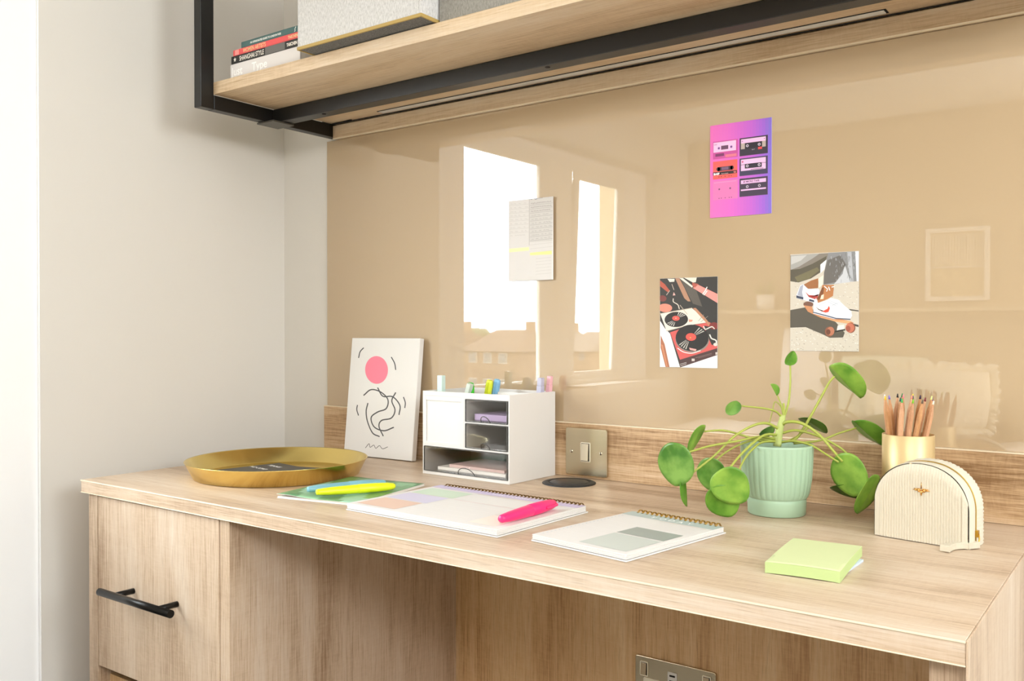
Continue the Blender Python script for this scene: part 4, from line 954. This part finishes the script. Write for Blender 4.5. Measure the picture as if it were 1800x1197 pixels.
a.poly('#cf5a55', [(190, 725), (430, 640), (620, 600), (712, 700), (714, 890), (300, 1030)], 3); a.poly('#4d3533', [(292, 1030), (714, 885), (716, 962), (305, 1112)], 4); a.poly(K_, [(560, 640), (712, 660), (714, 860), (640, 850), (600, 760)], 4)
a.ell('#8b7f76', 432, 800, 182, 142, 5); a.ell('#24211e', 430, 780, 178, 148, 6, -.05)
for an in (-58, -46, -36, 112, 122, 133, 143):
    A = R(an); a.poly('#bdb8ae', [(420+66*math.cos(A-.03), 775+50*math.sin(A-.03)), (425+165*math.cos(A-.04), 780+136*math.sin(A-.04)), (425+165*math.cos(A+.04), 780+136*math.sin(A+.04)), (420+66*math.cos(A+.03), 775+50*math.sin(A+.03))], 7)
a.ell('#ea5549', 420, 770, 56, 42, 8); a.ell('#f2b440', 414, 778, 8, 6, 9)
a.ell('#7c302b', 665, 640, 50, 40, 5); a.line('#e3ddd2', sp2([(555, 650), (575, 680), (640, 650), (668, 670)]), 11, 8); a.line('#e9e3d8', sp2([(620, 740), (640, 780), (685, 800), (690, 840)]), 13, 8); a.ell('#d8d2c8', 680, 846, 22, 18, 9)
a.line('#f3e4e0', sp2([(275, 900), (340, 940), (430, 950), (520, 920)]), 9, 7); a.poly('#e8a49c', [(400, 890), (480, 905), (470, 925), (410, 915)], 8)
for x, y in ((428, 1010), (680, 930)): a.rect('#cbbfb8', x, y, x+32, y+28, 6)
a.line('#d8cfc8', [(300, 1078), (370, 1055), (368, 1072), (304, 1096)], 4, 6); a.line('#7d6560', [(470, 1000), (640, 945)], 6, 6); a.line('#7d6560', [(500, 1002), (640, 960)], 4, 6)
a.line('#8d857b', [(500, 590), (555, 520)], 5, 6); a.line('#8d857b', [(525, 600), (600, 535)], 5, 6)
a.done(c2)

# skateboard card
c3 = card('postcard', 'postcard of white trainers standing on a wooden skateboard', -.4716, .2300, .1018, .1480)
a = Art(FR, tfc(.1018, .1480, (118, 152), (768, 108), (768, 1078), (118, 1080)))
a.poly('#cfc6b6', [(118, 152), (768, 108), (768, 1078), (118, 1080)], 0)
rnd = random.Random(4)
for k in range(330):
    x, y = rnd.uniform(122, 764), rnd.choice([rnd.uniform(410, 680), rnd.uniform(830, 1072), rnd.uniform(860, 1072)]); s_ = rnd.uniform(4, 13)
    a.poly(rnd.choice(['#b3a999', '#e4dfd4', '#9c9384', '#f1ede5', '#c2b49c']), [(x, y), (x+s_*1.6, y+s_*.3), (x+s_, y+s_*.9)], 1)
a.poly('#5b554a', [(118, 688), (260, 660), (420, 700), (560, 800), (640, 900), (625, 945), (500, 950), (440, 920), (380, 895), (270, 850), (118, 858)], 2)
a.line('#4a463f', [(660, 672), (766, 686)], 12, 2); a.line('#4a463f', [(700, 815), (766, 830)], 20, 2)
a.poly('#857d72', [(118, 160), (485, 132), (470, 200), (430, 270), (330, 370), (200, 420), (118, 408)], 3)
a.poly('#a7a49e', [(122, 160), (400, 140), (330, 190), (200, 270), (122, 300)], 4); a.poly('#c4c2bd', [(125, 170), (280, 155), (220, 210), (125, 250)], 5)
a.poly('#5f594a', [(118, 300), (210, 290), (330, 240), (470, 160), (440, 300), (320, 380), (200, 420), (118, 410)], 4); a.poly('#756e52', [(160, 370), (380, 270), (400, 300), (300, 385), (190, 415)], 5)
a.poly('#e6e8ea', [(410, 245), (468, 195), (450, 290), (410, 330)], 6)
a.poly('#8b8b8b', [(485, 130), (766, 108), (764, 400), (690, 405), (560, 430), (440, 440), (445, 330), (470, 200)], 6); a.poly('#6c6863', [(480, 200), (600, 150), (650, 240), (560, 410), (440, 435), (445, 320)], 7)
a.poly('#c9cacc', [(640, 240), (690, 410), (540, 430), (620, 330)], 7); a.poly('#b4b6ba', [(660, 120), (700, 118), (720, 405), (690, 405)], 8); a.poly('#e9e9ea', [(735, 112), (766, 110), (766, 400), (748, 400)], 8)
for k in range(60):
    x, y = rnd.uniform(500, 750), rnd.uniform(125, 390); a.line(rnd.choice(['#9fa1a4', '#787674', '#b9babc']), [(x, y), (x+rnd.uniform(-6, 6), y+rnd.uniform(12, 30))], 4, 9)
a.poly('#a06a42', [(250, 440), (320, 400), (395, 375), (388, 470), (300, 482), (262, 460)], 5); a.poly('#efe2cf', [(390, 380), (440, 345), (430, 440), (395, 470)], 6)
a.poly('#dcdfe6', [(178, 540), (215, 450), (245, 435), (290, 480), (400, 480), (405, 545), (380, 610), (340, 612), (180, 572)], 6); a.poly('#a8abb8', [(190, 540), (215, 460), (245, 440), (235, 520), (245, 570)], 7); a.poly('#3f4658', [(178, 545), (350, 590), (352, 608), (178, 570)], 8)
a.poly('#f8f8f8', [(235, 500), (280, 478), (330, 520), (385, 560), (360, 590), (250, 560)], 7); a.poly('#b4473f', [(262, 505), (300, 540), (390, 545), (395, 530), (375, 585), (300, 560)], 9); a.poly('#eef3f8', [(248, 562), (305, 576), (300, 598), (246, 584)], 9)
a.poly('#b97b4c', [(430, 440), (540, 440), (530, 545), (470, 580), (390, 615), (375, 570), (410, 520)], 8); a.poly('#7d4c2c', [(425, 470), (445, 460), (440, 520), (395, 590), (380, 575)], 9); a.poly('#f2dcc4', [(420, 540), (445, 530), (440, 575), (410, 580)], 10)
for p in ([(450, 455), (480, 480), (470, 500)], [(490, 460), (500, 490)], [(520, 460), (540, 455)]): a.line('#f2f0ec', p, 9, 10)
a.poly('#c98d63', [(250, 640), (330, 650), (345, 705), (700, 790), (725, 800), (700, 815), (600, 800), (420, 760), (290, 700)], 7); a.ell('#7b5747', 295, 630, 48, 28, 6); a.poly('#e7a878', [(395, 745), (560, 780), (700, 785), (690, 808), (560, 795)], 9)
a.poly('#f7f7f8', [(345, 620), (370, 565), (385, 615), (470, 590), (510, 565), (580, 580), (640, 640), (700, 690), (708, 735), (690, 765), (540, 765), (345, 715)], 10)
a.poly('#dadde2', [(350, 700), (540, 745), (700, 735), (690, 765), (540, 768), (342, 718)], 11); a.line('#3e4660', [(342, 705), (480, 740), (560, 762), (690, 768)], 9, 12)
a.poly('#d5503c', [(365, 650), (400, 680), (440, 690), (478, 670), (492, 640), (502, 665), (490, 700), (462, 708), (420, 695), (385, 672)], 12); a.poly('#51372f', [(362, 648), (400, 676), (440, 688), (430, 697), (395, 682)], 13)
for p in ([(480, 600), (560, 640)], [(500, 590), (575, 625)], [(400, 640), (470, 600)], [(520, 640), (590, 600), (600, 612)]): a.line('#c7cad2', p, 6, 12)
a.ell('#8b5a44', 497, 890, 42, 48, 9); a.ell('#b8765a', 510, 885, 34, 42, 10); a.ell('#6e4434', 488, 893, 20, 26, 11); a.ell('#8f563f', 695, 850, 44, 50, 9); a.ell('#c4735a', 688, 850, 40, 46, 10); a.ell('#a35845', 672, 858, 22, 28, 11)
a.poly('#e8e2d6', [(575, 830), (635, 820), (635, 870), (565, 885)], 8); a.line('#3e3a35', [(545, 890), (640, 870)], 14, 8)
a.done(c3)

# pale list card
c4 = card('postcard', 'pale grey postcard of a handwritten list with yellow marker strokes', -1.0070, .3545, .1005, .1510, 0, .004)
a = Art(FR, tfc(.1005, .1510, (122, 172), (683, 98), (668, 1108), (122, 1143)))
a.poly('#d3cec8', [(122, 172), (683, 98), (668, 1108), (122, 1143)], 0); a.poly('#c9c4bd', [(390, 140), (683, 100), (676, 640), (390, 660)], 1); a.line('#b3aba4', [(388, 140), (388, 700)], 6, 2)
for k in range(13):
    y = 215 + k*48; a.line('#a39d97' if k < 10 else '#c2bdb6', [(400, y), (676, y-38)], 4, 3)
    if k < 8: a.line('#bcb6af', [(135, y+10), (380, y-15)], 3, 3)
    x = 420 if k > 2 else 410
    while x < 655 and k < 10:
        wl_ = rnd.uniform(14, 34); n_ = max(3, int(wl_/5)); yy = y - 14 - (x-400)*.137
        a.line('#7f706c' if k < 3 else '#8f8984', [(x+wl_*j/n_, yy - (14 if k < 3 else 9)*(j % 2) - rnd.uniform(0, 5)) for j in range(n_+1)], 4 if k < 3 else 3, 4); x += wl_+rnd.uniform(6, 34 if k > 2 else 12)
    if k < 9:
        x = 150
        while x < 360: 
            wl_ = rnd.uniform(16, 40); yy = y - 4 - (x-135)*.1
            a.line('#b0aaa4', [(x+wl_*j/4, yy-8*(j % 2)) for j in range(5)], 3, 4); x += wl_+rnd.uniform(8, 50)
a.poly('#ece5a6', [(130, 748), (385, 722), (385, 762), (130, 792)], 5); a.poly('#e9e48c', [(398, 790), (668, 758), (668, 802), (398, 820)], 5)
for k in range(6): a.line('#bdb7b0', [(470, 860+38*k), (660, 838+38*k)], 3, 3)
a.line('#6f6a74', [(395, 132), (420, 140), (440, 126), (470, 138), (500, 122), (555, 116)], 9, 5)
a.done(c4)

# ------------------------------------------------------------------ the rest of the room, seen in the splashback
YRr = YR
ld = tag(link('ledge', MB().box((-1.47, YRr+.001, .333), (.6, YRr+.115, .347)), mat('ledge_paint', '#cdbda0', .6), None, bevel=.002), 'long narrow ledge on the rear wall above the bed', 'ledge')
fr = thing('picture_frame', 'white framed picture of grey stripes on the rear wall over the ledge', 'picture', (-.615, YRr+.0005, .372))
m = MB(); x0, x1, z0, z1 = -.104, .104, 0, .262
for p_, q_ in (((x0, 0, z0), (x1, .018, z0+.016)), ((x0, 0, z1-.016), (x1, .018, z1)), ((x0, 0, z0+.016), (x0+.016, .018, z1-.016)), ((x1-.016, 0, z0+.016), (x1, .018, z1-.016)), ((x0+.016, .0, .118), (x1-.016, .0135, .124))): m.box(p_, q_)
link('frame', m, mat('frame_white', '#f3efe8', .4), fr, bevel=.001)
link('mount', MB().box((x0+.016, .001, z0+.016), (x1-.016, .008, z1-.016)), mat('mount_beige', '#cdb88f', .8), fr)
m = MB(); x = x0+.022
while x < x1-.024: m.box((x, .0081, .130), (x+.004, .0095, .240)); x += .0095
link('stripes', m, mat('stripe_white', '#efe9df', .8), fr)
pt = thing('small_plant', 'small leafy plant in a white pot at the window end of the ledge', 'plant', (-1.300, YRr+.06, .3475))
link('pot', MB().lathe([(0, 0), (.026, 0), (.033, .006), (.036, .060), (.033, .062), (.031, .050), (0, .050)], 32), mat('white_pot', '#f3f0ea', .4), pt)
rnd = random.Random(2)
for k in range(12):
    a_ = rnd.uniform(0, 2*PI); e_ = rnd.uniform(.3, 1.2); L_ = rnd.uniform(.05, .10); d = Vector((math.cos(a_)*math.cos(e_), math.sin(a_)*math.cos(e_)*.6, math.sin(e_)))
    b_ = Vector((0, 0, .05)); P = [b_, b_+d*L_*.4, b_+d*L_*.75, b_+d*L_]
    link('leaf', MB().tube(P, [.002, .009, .008, .0006], 6, flat=.15), L_MATS[0], pt)
# bed
bd = thing('bed', 'single bed with white bedding along the rear wall', 'bed', (-.60, -.45, ZF))
link('base', MB().box((-1.58, YRr+.01, ZF+.08), (.5, .02, ZF+.33)), W_UP, bd, True, bevel=.004)
for lx in (-1.52, .43):
    for ly in (YRr+.06, -.05): link('leg', MB().lathe([(0, 0), (.022, 0), (.026, .08), (0, .08)], 16, None, Matrix.Translation((lx, ly, ZF))), M_BLKM, bd, True)
link('mattress', MB().box((-1.57, YRr+.02, ZF+.331), (.49, .01, ZF+.55)), M_WHITE, bd, True, bevel=.03, seg=4)
dv = MB(); 
def dvf(u, v):
    x = -1.585+2.09*u; y = (YRr+.015) + .86*v; z = -.118 + .012*math.sin(x*9+y*4)+.008*math.sin(x*17-y*11) + .055*math.exp(-((x+1.18)/.30)**2)*math.exp(-((y+.55)/.25)**2)
    if v > .96: z -= .22*(v-.96)/.04
    return (x, y, z)
dv.grid(80, 40, dvf); o = link('duvet', dv, mat('white_bedding', '#f6f4f2', .9), bd, True); sm = o.modifiers.new('thick', 'SOLIDIFY'); sm.thickness = .03; sm.offset = -1
def pillow(name, label, loc, rot, W, H, T, m, ribs=0, ruffle=0, mr=None):
    o = thing(name, label, 'pillow', loc, rot[2]); k = MB(); M = Matrix.Rotation(rot[0], 4, 'X')
    def sf(sg):
        def fn(u, v):
            x, z = (u*2-1), (v*2-1); e = max(0, (1-abs(x)**2.6))*max(0, (1-abs(z)**2.6)); y = T*e**.45*sg
            if ribs: y += sg*.004*abs(math.sin(x*ribs))*(e > .02)
            pin = 1-.05*abs(x)*abs(z)
            return M @ Vector((x*W/2*pin, y, H/2+z*H/2*pin))
        return fn
    k.grid(90 if ribs else 32, 24, sf(-1)); k.grid(90 if ribs else 32, 24, sf(1)); bmesh.ops.remove_doubles(k.bm, verts=k.bm.verts, dist=1e-5)
    link('cushion', k, m, o)
    if ruffle:
        r_ = MB(); N = 220; per = [(-1, -1), (1, -1), (1, 1), (-1, 1), (-1, -1)]
        def rf(u, v):
            s_ = u*4 % 4; i = int(s_) % 4; f_ = s_-int(s_); a_, b_ = per[i], per[i+1]; x, z = a_[0]+(b_[0]-a_[0])*f_, a_[1]+(b_[1]-a_[1])*f_
            ex, ez = x*W/2*.97, z*H/2*.97; l_ = math.hypot(x, z); dx, dz = x/l_, z/l_
            return M @ Vector((ex+dx*ruffle*v*(1+.15*math.sin(u*190)), .012*v*math.sin(u*260)+.003*math.sin(u*90), H/2+ez+dz*ruffle*v*(1+.15*math.sin(u*190))))
        r_.grid(N, 3, rf); q_ = link('ruffle', r_, m, o); q_.modifiers.new('thick', 'SOLIDIFY').thickness = .001
    return o
cmr = mat('cream_bedding', '#f6eed8', .9); grn = mat('pale_green_bedding', '#dfe3cc', .9)
pillow('pillow', 'cream ribbed pillow with a ruffled edge on the bed', (-.660, -.560, -.060), (R(16), 0, 0), .37, .20, .055, cmr, 46, .030)
pillow('pillow', 'pale green pillow behind the ruffled one on the bed', (-.845, -.685, -.060), (R(10), 0, 0), .32, .24, .05, grn)
pillow('pillow', 'tall white pillow standing against the rear wall', (-1.125, -.690, -.050), (R(10), 0, R(-4)), .20, .34, .045, mat('white_bedding', '#f6f4f2', .9))
# ------------------------------------------------------------------ outside the window
gr = struct('ground', box1((-320, -320, -7.2), (-3, 120, -7.0)), mat('ground_green', '#5a6049', .9, var=.3, vscale=.05))
def house(label, x, y, rz, W, D, H, roof, wall, chim=True):
    h = thing('house', label, 'house', (x, y, -7), rz, 'brick houses beyond the window')
    m = MB(); m.box((-W/2, -D/2, 0), (W/2, D/2, H)); link('wall', m, wall, h)
    r_ = MB(); rh = 2.4; e = .4
    P = [(-W/2-e, -D/2-e, H), (W/2+e, -D/2-e, H), (W/2+e, D/2+e, H), (-W/2-e, D/2+e, H), (-W/2+1.5, 0, H+rh), (W/2-1.5, 0, H+rh)]
    for f in ((0, 1, 5, 4), (2, 3, 4, 5), (1, 2, 5), (3, 0, 4), (3, 2, 1, 0)): r_.face([P[i] for i in f])
    bmesh.ops.remove_doubles(r_.bm, verts=r_.bm.verts, dist=1e-4)
    link('roof', r_, roof, h)
    for sx in (-.28, 0, .28):
        for zz in (1.0, 3.9):
            for sy in (-1, 1):
                wv = link('window', MB().box((W*sx-.7, sy*D/2-.05, zz), (W*sx+.7, sy*D/2+.05, zz+1.2)), mat('house_window_frame', '#9c968c', .5), h)
                link('pane', MB().box((W*sx-.6, sy*D/2-.07, zz+.1), (W*sx+.6, sy*D/2+.07, zz+1.1)), mat('dark_pane', '#5c646a', .1), wv)
    if chim: link('chimney', MB().box((W*.3-.4, -.4, H+.8), (W*.3+.4, .4, H+rh+.9)), wall, h)
BR = mat('brick_tan', '#7d6752', .9, var=.15, vscale=2); BR2 = mat('brick_brown', '#6c5848', .9, var=.15, vscale=2); RF = mat('roof_tile', '#54463b', .9, var=.2, vscale=3); RF2 = mat('roof_slate', '#5c554d', .9, var=.2, vscale=3)
def far(u_deg, dist): return (-dist*math.sin(R(u_deg)), -dist*math.cos(R(u_deg)))
for lab, ang, dist, W, H, rf, wl2, rz in (('brown roofed house nearest the window frame', 40.5, 108, 8, 5.3, RF, BR, .4), ('tan brick house with a chimney between its neighbours', 36.9, 100, 9, 5.2, RF, BR2, .2), ('low slate roofed house at the far end of the row', 31.3, 112, 9, 5.0, RF2, BR, .5), ('grey roofed house half hidden by the window post', 33.4, 150, 7, 5.6, RF2, BR2, -.2)):
    X, Y = far(ang, dist); house(lab, X, Y, rz, W, 8, H, rf, wl2)
nr = thing('flat_roof', 'pale flat roof of the building just below the window', 'roof', (-16, -14, -7))
link('deck', MB().box((-9, -11, 0), (8, 10, 4.4)), mat('pale_roofing', '#857b6d', .9, var=.12, vscale=.8), nr)
link('parapet', MB().box((-9.2, -11.2, 4.401), (8.2, -10.9, 4.7)).box((-9.2, -10.9, 4.401), (-8.9, 10, 4.7)), mat('parapet_grey', '#77716a', .9), nr)
TG = mat('tree_foliage', '#555c42', .95, var=.35, vscale=1.2)
def tree(label, ang, dist, h, r_):
    X, Y = far(ang, dist); t = thing('tree', label, 'tree', (X, Y, -7), 0, 'trees among the houses'); rn = random.Random(int(ang*10))
    link('trunk', MB().tube([(0, 0, 0), (.1, 0, h*.4), (0, .1, h*.7)], [.3, .22, .12], 8), mat('bark', '#6b5846', .9), t)
    c = MB()
    for k in range(14):
        a_ = rn.uniform(0, 2*PI); q_ = rn.uniform(0, r_*.7); s_ = r_*rn.uniform(.35, .6)
        M = Matrix.Translation((q_*math.cos(a_), q_*math.sin(a_), h-r_*.7+rn.uniform(-.5, .6)*r_)) @ Matrix.Diagonal((s_, s_, s_*.8, 1))
        bmesh.ops.create_icosphere(c.bm, subdivisions=2, radius=1, matrix=M)
    for v in c.bm.verts: v.co += Vector((rn.uniform(-1, 1), rn.uniform(-1, 1), rn.uniform(-1, 1)))*.18
    link('crown', c, TG, t)
for lab, ang, dist, h, r_ in (('round tree behind the tan brick house', 38.6, 120, 7.3, 2.6), ('low bushy tree past the end of the row', 27.0, 150, 8.3, 3.0), ('small tree at the end of the row', 28.3, 116, 7.2, 2.6), ('broad tree beyond the brown roofed house', 42.5, 125, 7.2, 3.0)): tree(lab, ang, dist, h, r_)

# ------------------------------------------------------------------ lift everything to its height above the floor
for o in list(bpy.context.scene.objects):
    if o.parent is None: o.location.z += FLOOR
